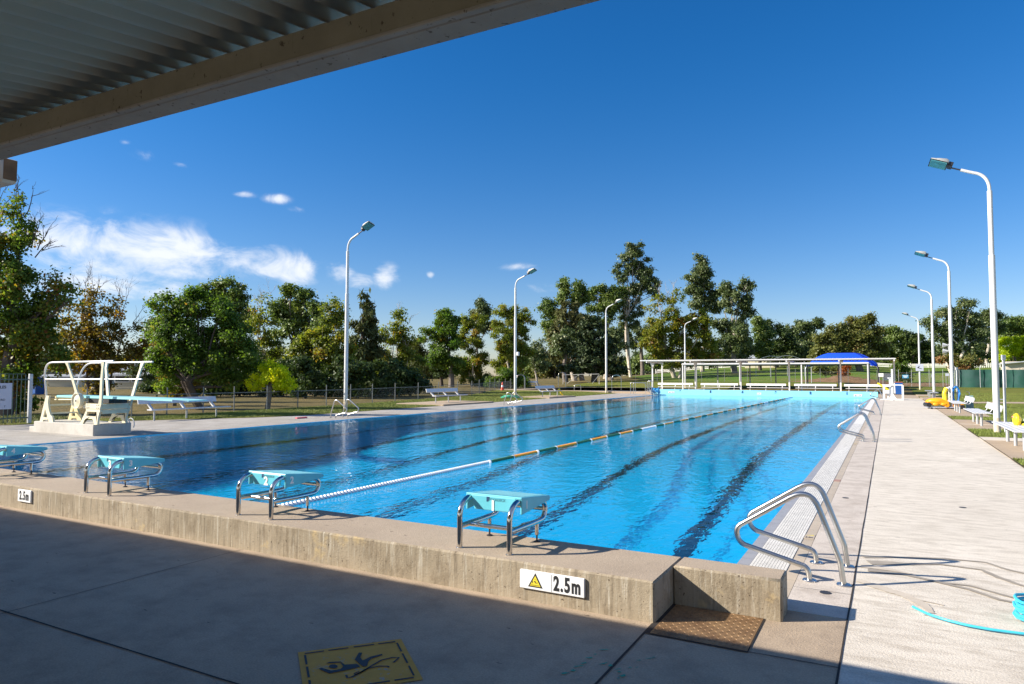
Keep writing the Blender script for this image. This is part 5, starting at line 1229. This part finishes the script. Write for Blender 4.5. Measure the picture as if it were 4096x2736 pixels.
tree('dark leafy bush growing through the tubular fence', 75, 27, [(70, 1560, 60, 70, .8), (95, 1620, 45, 50, .8), (30, 1600, 40, 60, .6)], .13, 'green', 'dark', .07, dens=.6, clump=.3, name='bush', cat='bush')
tree('domed dark eucalypt rising behind the broad green tree', 900, 68, [(845, 1165, 55, 30), (925, 1160, 60, 34), (885, 1195, 100, 34), (960, 1215, 45, 40), (930, 1270, 80, 50), (980, 1290, 40, 60, .8)], .24, 'eucg', 'grey', .3, dens=.85, clump=.55, fork=.5, thick=.9)
tree('grey green eucalypt at the left of the broad green tree', 640, 60, [(640, 1320, 50, 60, .9), (620, 1400, 55, 60), (640, 1480, 70, 50), (560, 1450, 60, 50, .8)], .24, 'euc', 'grey', .22, dens=.8, clump=.55)
tree('thin twiggy tree with pale bark between two dark crowns', 1050, 52, [(1055, 1220, 42, 50, .22), (1045, 1310, 60, 60, .6), (1060, 1400, 80, 60, .8)], .17, 'plane', 'pale', .13, dens=.6, clump=.4, stems=2, fork=.4, ups=[(1050, 1230, 0, 1, 1.2, 3), (1065, 1230, .3, 1, 1.2, 3), (1035, 1235, -.3, 1, 1.1, 3)])
tree('tall dark rounded eucalypt left of the first lamp post', 1165, 60, [(1165, 1180, 52, 36), (1222, 1188, 28, 26), (1112, 1228, 30, 24), (1150, 1245, 62, 42), (1200, 1265, 60, 48), (1265, 1250, 42, 42), (1280, 1300, 42, 50), (1180, 1330, 90, 60, .8)], .22, 'eucg', 'grey', .3, dens=.9, clump=.5, fork=.5, thick=.9)
tree('speckled green tree with pale branches just left of the first lamp post', 1320, 48, [(1335, 1240, 42, 40, .7), (1330, 1310, 62, 60, .8), (1290, 1390, 80, 70), (1360, 1400, 60, 70), (1210, 1420, 70, 60)], .17, 'plane', 'pale', .16, dens=.75, clump=.42, stems=3, fork=.3)
tree('pointed grey casuarina just right of the first lamp post', 1450, 54, [(1463, 1205, 20, 30, .8), (1463, 1250, 30, 40), (1450, 1310, 52, 50), (1490, 1330, 32, 50, .8), (1440, 1390, 75, 60), (1480, 1430, 60, 50)], .26, 'casu', 'dark', .2, dens=.8, clump=.35, aspect=3.2, droop=1.5, fork=.6)
SHR = [(720, 44, 'dark shrub behind the forked dark trunk'), (860, 46, 'dark shrub right behind the forked trunk of the broad tree'), (960, 47, 'dark shrub left of the lime tree'), (1040, 46, 'dark shrub straight behind the lime tree crown'), (1130, 46, 'dark shrub just right of the lime tree'), (1220, 44, 'dark shrub midway between lime tree and first lamp post'), (1310, 47, 'dark shrub just left of the first lamp post'), (1400, 44, 'dark shrub just right of the first lamp post'), (1490, 46, 'dark shrub under the pointed casuarina'), (1570, 48, 'dark shrub under the open crowned tree'), (1640, 49, 'low dark shrub at the right end of the shaded thicket')]
for i, (px, d, lab) in enumerate(SHR):
    t_ = .8 if i in (0, 10) else 1.
    tree(lab, px, d, [(px-20, 1500-8*(i % 3)+(1-t_)*180, 62, 55*t_), (px+30, 1515+(1-t_)*120, 55, 50*t_), (px, 1562, 70, 34)], .17, 'dark', 'dark', .08, dens=.8, clump=.4, name='shrub', cat='shrub', group='dark shrubs in the shaded thicket', tintb=random.uniform(-.1, .15))
tree('open crowned tree with thin upright branches left of the lawn bench', 1600, 56, [(1592, 1285, 52, 38, .55), (1570, 1340, 62, 45, .55), (1620, 1340, 40, 40, .45), (1590, 1410, 85, 50, .8), (1560, 1470, 70, 50), (1640, 1460, 50, 50)], .18, 'plane', 'pale', .14, dens=.6, clump=.4, stems=3, fork=.3, ups=[(1590, 1270, .1, 1, .8, 3), (1630, 1300, .4, 1, .8, 2)])
tree('far rounded bush between the open crowned tree and the twin trunks', 1690, 92, [(1650, 1400, 45, 45), (1700, 1440, 50, 40), (1680, 1480, 60, 30)], .28, 'olive', 'dark', .15, dens=.9, clump=.6, name='bush', cat='bush')
tree('dark green tree with a bare lower trunk behind the lawn bench', 1805, 76, [(1775, 1270, 42, 36), (1800, 1290, 40, 40), (1715, 1345, 42, 26, .55), (1750, 1320, 35, 30, .7), (1805, 1350, 48, 55), (1780, 1420, 62, 55), (1815, 1460, 45, 35)], .22, 'green', 'grey', .28, dens=.95, clump=.5, fork=.4)
tree('dark young tree with a bare trunk left of the twin trunk tree', 1768, 80, [(1740, 1440, 40, 35, .8), (1770, 1470, 35, 28, .8)], .22, 'dark', 'dark', .2, dens=.8, clump=.5)
tree('tall rounded dark tree behind the speckled one left of the second lamp post', 1905, 92, [(1905, 1235, 46, 36), (1915, 1280, 44, 44), (1950, 1290, 30, 50, .8)], .24, 'euc', 'grey', .25, dens=1., clump=.5)
tree('tall speckled tree with pale stems left of the second lamp post', 1890, 80, [(1885, 1290, 48, 42, .8), (1880, 1360, 58, 52, .9), (1900, 1430, 65, 55), (1890, 1500, 60, 40)], .18, 'plane', 'pale', .14, dens=.8, clump=.42, stems=3, fork=.3)
tree('broad speckled tree with pale stems right behind the second lamp post', 2050, 78, [(2030, 1250, 52, 36, .8), (2085, 1290, 46, 50, .9), (2020, 1320, 62, 52), (2060, 1380, 72, 56), (2090, 1440, 45, 50), (2020, 1440, 56, 50)], .17, 'plane', 'pale', .15, dens=.85, clump=.42, stems=4, fork=.3)
tree('low dense bush at the foot of the broad speckled tree', 2060, 74, [(2040, 1510, 60, 34), (2085, 1515, 45, 30), (1975, 1530, 40, 22)], .17, 'green', 'dark', .08, dens=1., clump=.4, name='bush', cat='bush')
tree('low dense bush at the foot of the tall speckled tree', 1935, 76, [(1925, 1525, 48, 26), (1955, 1530, 30, 18)], .17, 'dark', 'dark', .08, dens=1., clump=.4, name='bush', cat='bush', tintb=.15)
tree('small sparse sapling standing in the dry paddock', 2158, 84, [(2160, 1385, 36, 34, .45), (2150, 1430, 46, 34, .8), (2170, 1460, 40, 22, .7), (2130, 1420, 30, 30, .7)], .2, 'euc', 'pale', .12, dens=.7, clump=.45, stems=2, fork=.3)
# --- the tall group in the middle
tree('big domed eucalypt at the left of the tall central group', 2300, 112, [(2290, 1150, 55, 36), (2275, 1195, 40, 40), (2325, 1195, 32, 36), (2190, 1235, 30, 32), (2200, 1290, 26, 40), (2215, 1340, 30, 40, .8), (2240, 1270, 30, 40, .7)], .33, 'eucg', 'pale', .4, dens=.95, clump=.7, fork=.55, thick=.9)
tree('brownish feathery casuarina below the big domed eucalypt', 2265, 104, [(2285, 1270, 62, 52), (2265, 1340, 68, 60), (2250, 1410, 70, 56), (2310, 1350, 45, 55)], .42, 'casu', 'dark', .3, dens=.95, clump=.5, aspect=3.4, droop=1.6, fork=.5, tintb=.35)
tree('green eucalypt between the domed crown and the white trunked one', 2420, 118, [(2390, 1170, 42, 28), (2430, 1165, 45, 26), (2470, 1170, 32, 30), (2400, 1215, 52, 42), (2450, 1220, 45, 40), (2400, 1280, 60, 40, .8)], .33, 'eucg', 'pale', .3, dens=.95, clump=.7, fork=.5)
tree('dark layered conifer with flat boughs behind the third left lamp post', 2375, 92, [(2368, 1268, 22, 16, .8), (2372, 1300, 55, 13), (2365, 1335, 70, 14), (2385, 1370, 88, 15), (2370, 1405, 100, 17), (2380, 1440, 118, 17), (2370, 1470, 128, 17), (2440, 1482, 60, 12), (2300, 1475, 60, 13)], .34, 'cedar', 'dark', .34, dens=1.25, clump=.45, aspect=2.2, fork=.75, thick=1.)
tree('tallest white trunked eucalypt in the central group', 2528, 120, [(2545, 1005, 46, 24), (2515, 1030, 38, 28), (2560, 1040, 34, 28), (2495, 1075, 34, 24, .7), (2540, 1075, 42, 28), (2580, 1100, 36, 34), (2490, 1115, 32, 20, .6), (2605, 1140, 34, 34), (2560, 1150, 40, 30), (2510, 1170, 34, 30, .7), (2620, 1170, 26, 22, .6), (2490, 1220, 34, 36, .8), (2520, 1280, 42, 36, .8), (2550, 1230, 40, 34, .6)], .33, 'euc', 'white', .34, dens=.9, clump=.62, stems=2, fork=.5, droop=.8)
tree('twiggy yellowing plane tree with a forked trunk behind the shelter', 2707, 108, [(2640, 1215, 52, 42, .25), (2690, 1185, 42, 40, .22), (2650, 1300, 82, 58, .6), (2750, 1290, 62, 50, .7), (2800, 1280, 46, 46, .8), (2670, 1390, 90, 56, .85), (2790, 1370, 90, 60), (2720, 1440, 100, 44, .8), (2840, 1420, 46, 44, .8), (2600, 1360, 40, 60, .6)], .3, 'plane', 'pale', .42, dens=.8, clump=.6, stems=3, fork=.28, tintb=.12, ups=[(2640, 1200, -.1, 1, 2.0, 3), (2690, 1190, .1, 1, 2.0, 3), (2660, 1210, .3, 1, 1.8, 3)])
tree('tall pointed eucalypt right of the white trunked one', 2810, 132, [(2800, 1050, 26, 24), (2815, 1085, 34, 26), (2780, 1110, 32, 26), (2830, 1130, 36, 30), (2790, 1160, 44, 32), (2850, 1175, 32, 30), (2800, 1210, 52, 34), (2850, 1220, 34, 26)], .36, 'euc', 'pale', .35, dens=1.05, clump=.75, fork=.5, droop=.8)
tree('twin crowned eucalypt at the right of the central group', 2940, 124, [(2915, 1150, 38, 24), (2985, 1150, 32, 30), (2960, 1190, 52, 30), (2905, 1200, 26, 28, .7), (2995, 1210, 26, 26), (2950, 1235, 45, 30), (2990, 1260, 32, 24, .8), (2930, 1310, 72, 52), (2960, 1380, 76, 48), (2900, 1420, 60, 40)], .33, 'euc', 'pale', .35, dens=.95, clump=.7, stems=2, fork=.45)
tree('dark rounded tree just left of the far right tree line', 3040, 128, [(3035, 1300, 40, 36), (3060, 1340, 44, 44), (3030, 1390, 56, 44)], .34, 'eucg', 'dark', .3, dens=1.05, clump=.7)
# --- right background
tree('dark conifer like tree left of the blue shade canopy', 3110, 138, [(3095, 1320, 44, 36), (3130, 1370, 50, 44), (3090, 1410, 60, 40)], .36, 'dark', 'dark', .3, dens=1.05, clump=.8, tintb=.1)
tree('flat topped eucalypt on the skyline left of the broad tree', 3225, 170, [(3235, 1290, 45, 20), (3270, 1300, 22, 22), (3165, 1315, 30, 20), (3205, 1330, 50, 32), (3260, 1340, 40, 30), (3180, 1360, 46, 30)], .46, 'euc', 'pale', .3, dens=.9, clump=.9)
tree('dark tree with a bare trunk left of the broad tree', 3185, 142, [(3190, 1390, 46, 44), (3220, 1410, 40, 40), (3160, 1420, 36, 30)], .36, 'euc', 'dark', .28, dens=1., clump=.8)
tree('broad olive brown tree behind the blue shade canopy', 3443, 116, [(3440, 1290, 62, 30), (3490, 1310, 40, 36), (3385, 1310, 42, 34), (3345, 1345, 42, 36), (3300, 1370, 42, 34), (3420, 1350, 92, 46), (3500, 1370, 46, 46), (3360, 1405, 92, 38), (3460, 1410, 82, 36), (3290, 1420, 44, 28)], .34, 'olive', 'grey', .5, dens=1., clump=.75, fork=.35)
tree('dark rounded tree right of the broad olive tree', 3570, 150, [(3560, 1320, 30, 30), (3575, 1365, 44, 42), (3530, 1400, 50, 40), (3590, 1410, 40, 34)], .38, 'eucg', 'dark', .3, dens=1.05, clump=.85)
tree('dark two trunked tree behind the farthest lamp post', 3635, 148, [(3630, 1340, 36, 18, .8), (3660, 1370, 46, 34), (3620, 1390, 42, 34), (3690, 1400, 34, 38), (3650, 1420, 56, 26)], .36, 'dark', 'dark', .3, dens=1.1, clump=.7, stems=2, tintb=.2)
tree('spreading tree with white branches behind the second lamp post', 3814, 112, [(3858, 1222, 36, 22), (3790, 1260, 40, 28), (3840, 1265, 44, 34), (3735, 1290, 44, 18, .7), (3880, 1290, 44, 42), (3790, 1310, 56, 30, .8), (3910, 1340, 42, 44), (3850, 1370, 62, 36), (3890, 1410, 56, 30), (3740, 1330, 40, 26, .6), (3760, 1370, 40, 30, .6)], .32, 'euc', 'white', .33, dens=.85, clump=.68, stems=3, fork=.3)
tree('reddish brown bush in front of the white hill fence', 3840, 104, [(3820, 1440, 46, 26), (3870, 1445, 44, 26), (3845, 1470, 50, 18)], .3, 'olive', 'dark', .12, dens=1., clump=.6, name='bush', cat='bush', tintb=.3)
tree('slim tree with a pale trunk left of the nearest lamp post', 3950, 136, [(3935, 1265, 32, 24), (3965, 1260, 36, 22), (3950, 1300, 46, 34), (3985, 1310, 32, 30)], .36, 'euc', 'pale', .26, dens=.95, clump=.75, fork=.6)
tree('wide dark tree at the right edge behind the shed', 4060, 160, [(4040, 1290, 44, 24), (4095, 1295, 46, 26), (4060, 1330, 62, 36), (4110, 1340, 40, 36), (4010, 1340, 32, 30)], .42, 'eucg', 'dark', .35, dens=1.05, clump=.9)
tree('bright green willow like tree above the shed roof', 4060, 138, [(4045, 1385, 46, 32), (4090, 1390, 46, 34), (4025, 1425, 44, 26), (4085, 1430, 56, 26)], .34, 'lime', 'grey', .25, dens=1.05, clump=.75, droop=1.2, tintb=-.45)
tree('leafy green shrub behind the blue notice on the mesh fence', 3605, 90, [(3600, 1465, 32, 26, .8), (3590, 1500, 34, 26), (3620, 1500, 26, 24), (3605, 1525, 30, 16)], .2, 'green', 'dark', .07, dens=.9, clump=.4, name='shrub', cat='shrub', tintb=.2)
tree('dry orange shrub under the blue shade canopy', 3378, 92, [(3375, 1490, 11, 20), (3383, 1472, 14, 12), (3372, 1512, 9, 12)], .2, 'orange', 'dark', .06, dens=1., clump=.35, name='shrub', cat='shrub')
tree('low olive bush left of the dry orange shrub', 3300, 94, [(3290, 1485, 40, 18), (3330, 1490, 30, 16)], .24, 'olive', 'dark', .07, dens=.9, clump=.45, name='bush', cat='bush')
# distant tree belts that close the horizon between the nearer trees
belt = [(-60, 150, 70), (120, 145, 60), (300, 150, 70), (500, 150, 60), (1480, 150, 40), (1560, 160, 50), (1650, 165, 55), (1730, 155, 50), (2130, 170, 55), (2220, 165, 60), (2480, 170, 60), (2600, 165, 55), (2760, 175, 60), (2880, 170, 55), (3060, 190, 45), (3330, 200, 60), (3480, 195, 50), (3700, 185, 55), (3800, 190, 55), (3930, 190, 50), (4120, 190, 55), (4230, 180, 70), (700, 150, 70), (860, 150, 70), (1020, 150, 60), (1200, 150, 60), (1350, 150, 50)]
wd = [w_ for w_ in ('nearer', 'farther')]
for i, (px, d, hgt) in enumerate([(a, b_, c*1.35) for a, b_, c in belt]):
    tree('hazy distant trees closing the horizon between the nearer crowns', px, d, [(px-45, 1500-hgt*.5, 55, hgt*.5), (px+40, 1500-hgt*.62, 60, hgt*.55), (px, 1485, 95, 32)], .5, ('olive', 'euc', 'eucg')[i % 3], 'dark', .25, dens=.85, clump=1.0, group='distant trees on the horizon')
for i in range(16):
    px = 3000+i*75+random.uniform(-20, 20)
    tree('hazy distant trees closing the horizon between the nearer crowns', px, random.uniform(165, 185), [(px-40, 1430+random.uniform(-15, 15), 55, 45), (px+35, 1420+random.uniform(-20, 15), 55, 50), (px, 1470, 90, 34)], .48, ('olive', 'euc', 'eucg', 'plane')[i % 4], 'dark', .25, dens=.7, clump=1.0, group='distant trees on the horizon')
# a few bare trunks standing in the paddock
for px, py, d, h_, r, lab in ((2265, 1525, 100, 5, .3, 'pale trunk of a paddock tree left of the dark conifer'), (2330, 1525, 112, 6, .35, 'grey trunk of a paddock tree just left of the dark conifer'), (2445, 1520, 110, 6, .35, 'dark trunk of a paddock tree right of the dark conifer'), (2465, 1510, 130, 6, .35, 'thin dark trunk farther right of the dark conifer'), (2570, 1500, 135, 6, .35, 'dark trunk just right of the tall white trunked eucalypt'), (2940, 1510, 118, 5, .4, 'stout trunk on the green slope behind the shelter')):
    tree(lab, px, d, [(px-20, py-130, 40, 30), (px+25, py-150, 40, 34), (px, py-175, 45, 30)], .34, 'euc', 'grey', r, dens=.8, clump=.7, fork=.75)
LEAFN = sum(n for _, n in TREES); print('leaves', sum(n for _, n in TREES), len(TREES))

# ------------------------------------------------------------------ GRASS BLADES
def blades(name, rects, per, h, clear, keep=None):
    V = []
    for (x0, x1, y0, y1, k) in rects:
        n = int((x1-x0)*(y1-y0)*per*k); x = RNG.uniform(x0, x1, n); y = RNG.uniform(y0, y1, n)
        if keep is not None: m_ = keep(x, y); x, y = x[m_], y[m_]
        n = len(x); z = hz(x, y)+clear; a = RNG.uniform(0, 2*PI, n); hh = h*RNG.uniform(.5, 1.4, n); w_ = .005+.004*RNG.random(n); le = RNG.normal(0, .45, (n, 2))*hh[:, None]
        t = np.empty((n, 3, 3)); t[:, 0] = np.stack([x-np.cos(a)*w_, y-np.sin(a)*w_, z], -1); t[:, 1] = np.stack([x+np.cos(a)*w_, y+np.sin(a)*w_, z], -1); t[:, 2] = np.stack([x+le[:, 0], y+le[:, 1], z+hh], -1); V.append(t)
    V = np.concatenate(V); n = len(V); me = bpy.data.meshes.new(name); me.vertices.add(3*n); me.vertices.foreach_set('co', V.reshape(-1).astype(np.float32)); me.loops.add(3*n); me.loops.foreach_set('vertex_index', np.arange(3*n, dtype=np.int32)); me.polygons.add(n); me.polygons.foreach_set('loop_start', np.arange(0, 3*n, 3, dtype=np.int32)); me.update(calc_edges=True)
    me.materials.append(M['blade']); o = bpy.data.objects.new(name, me); COL.objects.link(o); tag(o, 'short mown green grass around the pool deck', 'grass', kind='stuff'); return n
pads_r = ((10.85, 16.1), (19.15, 24.15), (26.55, 34.55), (46.4, 60.5))
def keep_r(x, y):
    k = np.ones(len(x), bool)
    for a, b in pads_r: k &= ~((y > a) & (y < b) & (x < 4.62))
    return k & ~((y > 40.95) & (y < 43.3) & (x > 4.2))
ng = blades('grass', [(3.12, 5.5, 5, 20, 1.), (3.12, 7, 20, 36, .5), (5.5, 12, 10, 40, .22), (4.6, 16, 40, 62, .12)], 900, .045, .012, keep_r)
def keep_l(x, y): return (x < np.interp(y, [a for a, _ in edge], [b for _, b in edge])-.02) & (x > np.array([fenceX(v) for v in y]))& ~((y > 23.5) & (y < 28.7) & (x > -21.45))& ~((y > 36.5) & (y < 41.1) & (x > -21.3))
ng += blades('grass', [(-23.5, -18.3, 9, 26, 1.), (-26, -18.5, 26, 48, .5)], 420, .05, .02, keep_l)
ng += blades('grass', [(-27, -22.4, 2, 9, 1)], 260, .09, .0)
print('blades', ng)
# ------------------------------------------------------------------ LIGHT, SKY, CAMERA
SUN = Vector((.747, .465, -.474)).normalized()
sl_ = bpy.data.lights.new('sun', 'SUN'); sl_.energy = SUN_E; sl_.angle = math.radians(.53); sl_.color = (1, .92, .80)
so_ = bpy.data.objects.new('sun', sl_); COL.objects.link(so_); so_.rotation_euler = SUN.to_track_quat('-Z', 'Y').to_euler()
sl_.cycles.is_caustics_light = True
water.cycles.is_caustics_caster = True; kwater.cycles.is_caustics_caster = True
for o in (basin, lines, kb): o.cycles.is_caustics_receiver = True
w = bpy.data.worlds.new('World'); S.world = w; w.use_nodes = True; nt = w.node_tree; N = nt.nodes.new; LK = nt.links.new
bg = nt.nodes['Background']; sk = N('ShaderNodeTexSky'); sk.sky_type = 'NISHITA'; sk.sun_disc = False
sk.sun_elevation = math.asin(-SUN.z); sk.sun_rotation = math.atan2(-SUN.x, -SUN.y); sk.air_density = 1.0; sk.dust_density = .35; sk.ozone_density = 2.5; sk.altitude = 300
hsv = N('ShaderNodeHueSaturation'); hsv.inputs['Saturation'].default_value = SKY_SAT; hsv.inputs['Value'].default_value = SKY_VAL; LK(sk.outputs[0], hsv.inputs['Color'])
gm = N('ShaderNodeMix'); gm.data_type = 'RGBA'; gm.blend_type = 'MULTIPLY'; gm.inputs[0].default_value = 1; LK(hsv.outputs[0], gm.inputs[6])
# clouds: wisps placed by compass bearing and elevation
tc = N('ShaderNodeTexCoord'); sep = N('ShaderNodeSeparateXYZ'); LK(tc.outputs['Generated'], sep.inputs[0])
def math_(op, a, b=None, c=None):
    n = N('ShaderNodeMath'); n.operation = op
    for i, v in enumerate((a, b, c)):
        if v is None: continue
        if np.isscalar(v): n.inputs[i].default_value = v
        else: LK(v, n.inputs[i])
    return n.outputs[0]
az = math_('ARCTAN2', sep.outputs[0], sep.outputs[1]); el = math_('ARCSINE', sep.outputs[2])
ef = N('ShaderNodeMapRange'); ef.interpolation_type = 'SMOOTHSTEP'; ef.inputs[1].default_value = .0; ef.inputs[2].default_value = .5; LK(el, ef.inputs[0])
LK(mixc(nt, ef.outputs[0], SKY_LOW, SKY_TINT), gm.inputs[7])
nz = N('ShaderNodeTexNoise'); nz.inputs['Scale'].default_value = 5; nz.inputs['Detail'].default_value = 3
comb = N('ShaderNodeCombineXYZ'); LK(az, comb.inputs[0]); LK(math_('MULTIPLY', el, 1.8), comb.inputs[1]); LK(comb.outputs[0], nz.inputs['Vector'])
n1 = N('ShaderNodeTexNoise'); n1.inputs['Scale'].default_value = 13; n1.inputs['Detail'].default_value = 9; n1.inputs['Roughness'].default_value = .62; n1.inputs['Distortion'].default_value = .5; LK(comb.outputs[0], n1.inputs['Vector'])
mask = None
CL = [(430, 985, 300, 75, 1.), (760, 1015, 300, 52, 1.), (1190, 1075, 62, 52, 1.), (1060, 1065, 110, 38, .8), (560, 1140, 110, 45, .8), (250, 1075, 170, 80, .9), (340, 1050, 220, 55, .8), (640, 1085, 170, 40, .7), (130, 930, 80, 50, .8), (1370, 1085, 50, 34, .9), (1440, 1120, 50, 28, .8), (1540, 1108, 42, 36, 1.), (1110, 796, 38, 14, .8), (970, 776, 36, 10, .6), (1190, 838, 30, 10, .4), (1725, 1098, 14, 11, .9), (2080, 1068, 75, 13, .55), (2180, 1150, 75, 20, .5), (720, 657, 26, 9, .6), (585, 615, 40, 18, .4), (700, 600, 30, 10, .3), (505, 570, 16, 7, .4)]
for px, py, rx, ry, amp in CL:
    d = at(px, py, 1.)-CAM; a0 = math.atan2(d[0], d[1]); e0 = math.asin(d[2]/np.linalg.norm(d)); dx = math.atan(rx*1.22/FPX); dy = math.atan(ry*1.25/FPX)
    u = math_('DIVIDE', math_('SUBTRACT', az, a0), dx); v = math_('DIVIDE', math_('SUBTRACT', el, e0), dy)
    g = math_('MULTIPLY', math_('EXPONENT', math_('MULTIPLY', math_('ADD', math_('MULTIPLY', u, u), math_('MULTIPLY', v, v)), -1.)), amp)
    mask = g if mask is None else math_('MAXIMUM', mask, g)
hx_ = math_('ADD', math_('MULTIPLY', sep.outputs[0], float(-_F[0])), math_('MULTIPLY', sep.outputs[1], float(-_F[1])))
back_fill = N('ShaderNodeMapRange'); back_fill.interpolation_type = 'SMOOTHSTEP'; back_fill.inputs[1].default_value = -.25; back_fill.inputs[2].default_value = .35; back_fill.inputs[4].default_value = .5; LK(hx_, back_fill.inputs[0])  # unseen cloud cover added behind the camera as neutral fill light
mask = math_('MAXIMUM', mask, back_fill.outputs[0])
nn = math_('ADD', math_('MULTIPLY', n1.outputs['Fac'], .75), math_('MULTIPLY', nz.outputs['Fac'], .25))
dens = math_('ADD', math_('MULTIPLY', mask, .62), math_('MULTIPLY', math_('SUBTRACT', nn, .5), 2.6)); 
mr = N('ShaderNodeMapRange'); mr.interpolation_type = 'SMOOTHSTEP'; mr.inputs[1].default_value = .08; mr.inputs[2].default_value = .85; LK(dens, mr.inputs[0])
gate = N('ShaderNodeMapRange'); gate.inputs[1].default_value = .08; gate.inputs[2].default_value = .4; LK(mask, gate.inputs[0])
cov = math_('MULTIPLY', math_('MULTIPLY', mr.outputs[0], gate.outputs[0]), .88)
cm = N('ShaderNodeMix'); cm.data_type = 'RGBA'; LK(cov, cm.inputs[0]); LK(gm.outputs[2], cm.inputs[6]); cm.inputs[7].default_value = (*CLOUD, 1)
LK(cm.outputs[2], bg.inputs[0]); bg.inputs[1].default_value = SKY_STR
c = bpy.data.cameras.new('camera'); co_ = bpy.data.objects.new('camera', c); COL.objects.link(co_); S.camera = co_
Mx = Matrix((Vector(_R), Vector(_U), -Vector(_F))).transposed().to_4x4(); Mx.translation = Vector(CAM); co_.matrix_world = Mx
c.sensor_width = 36; c.lens = 36*FPX/4096; c.clip_start = .05; c.clip_end = 3000
S.view_settings.view_transform = 'Standard'; S.view_settings.look = 'None'; S.view_settings.gamma = 1; S.view_settings.exposure = EXPO
S.cycles.max_bounces = 10; S.cycles.transparent_max_bounces = 8; S.cycles.transmission_bounces = 8; S.cycles.sample_clamp_indirect = 6
S.cycles.use_denoising = True
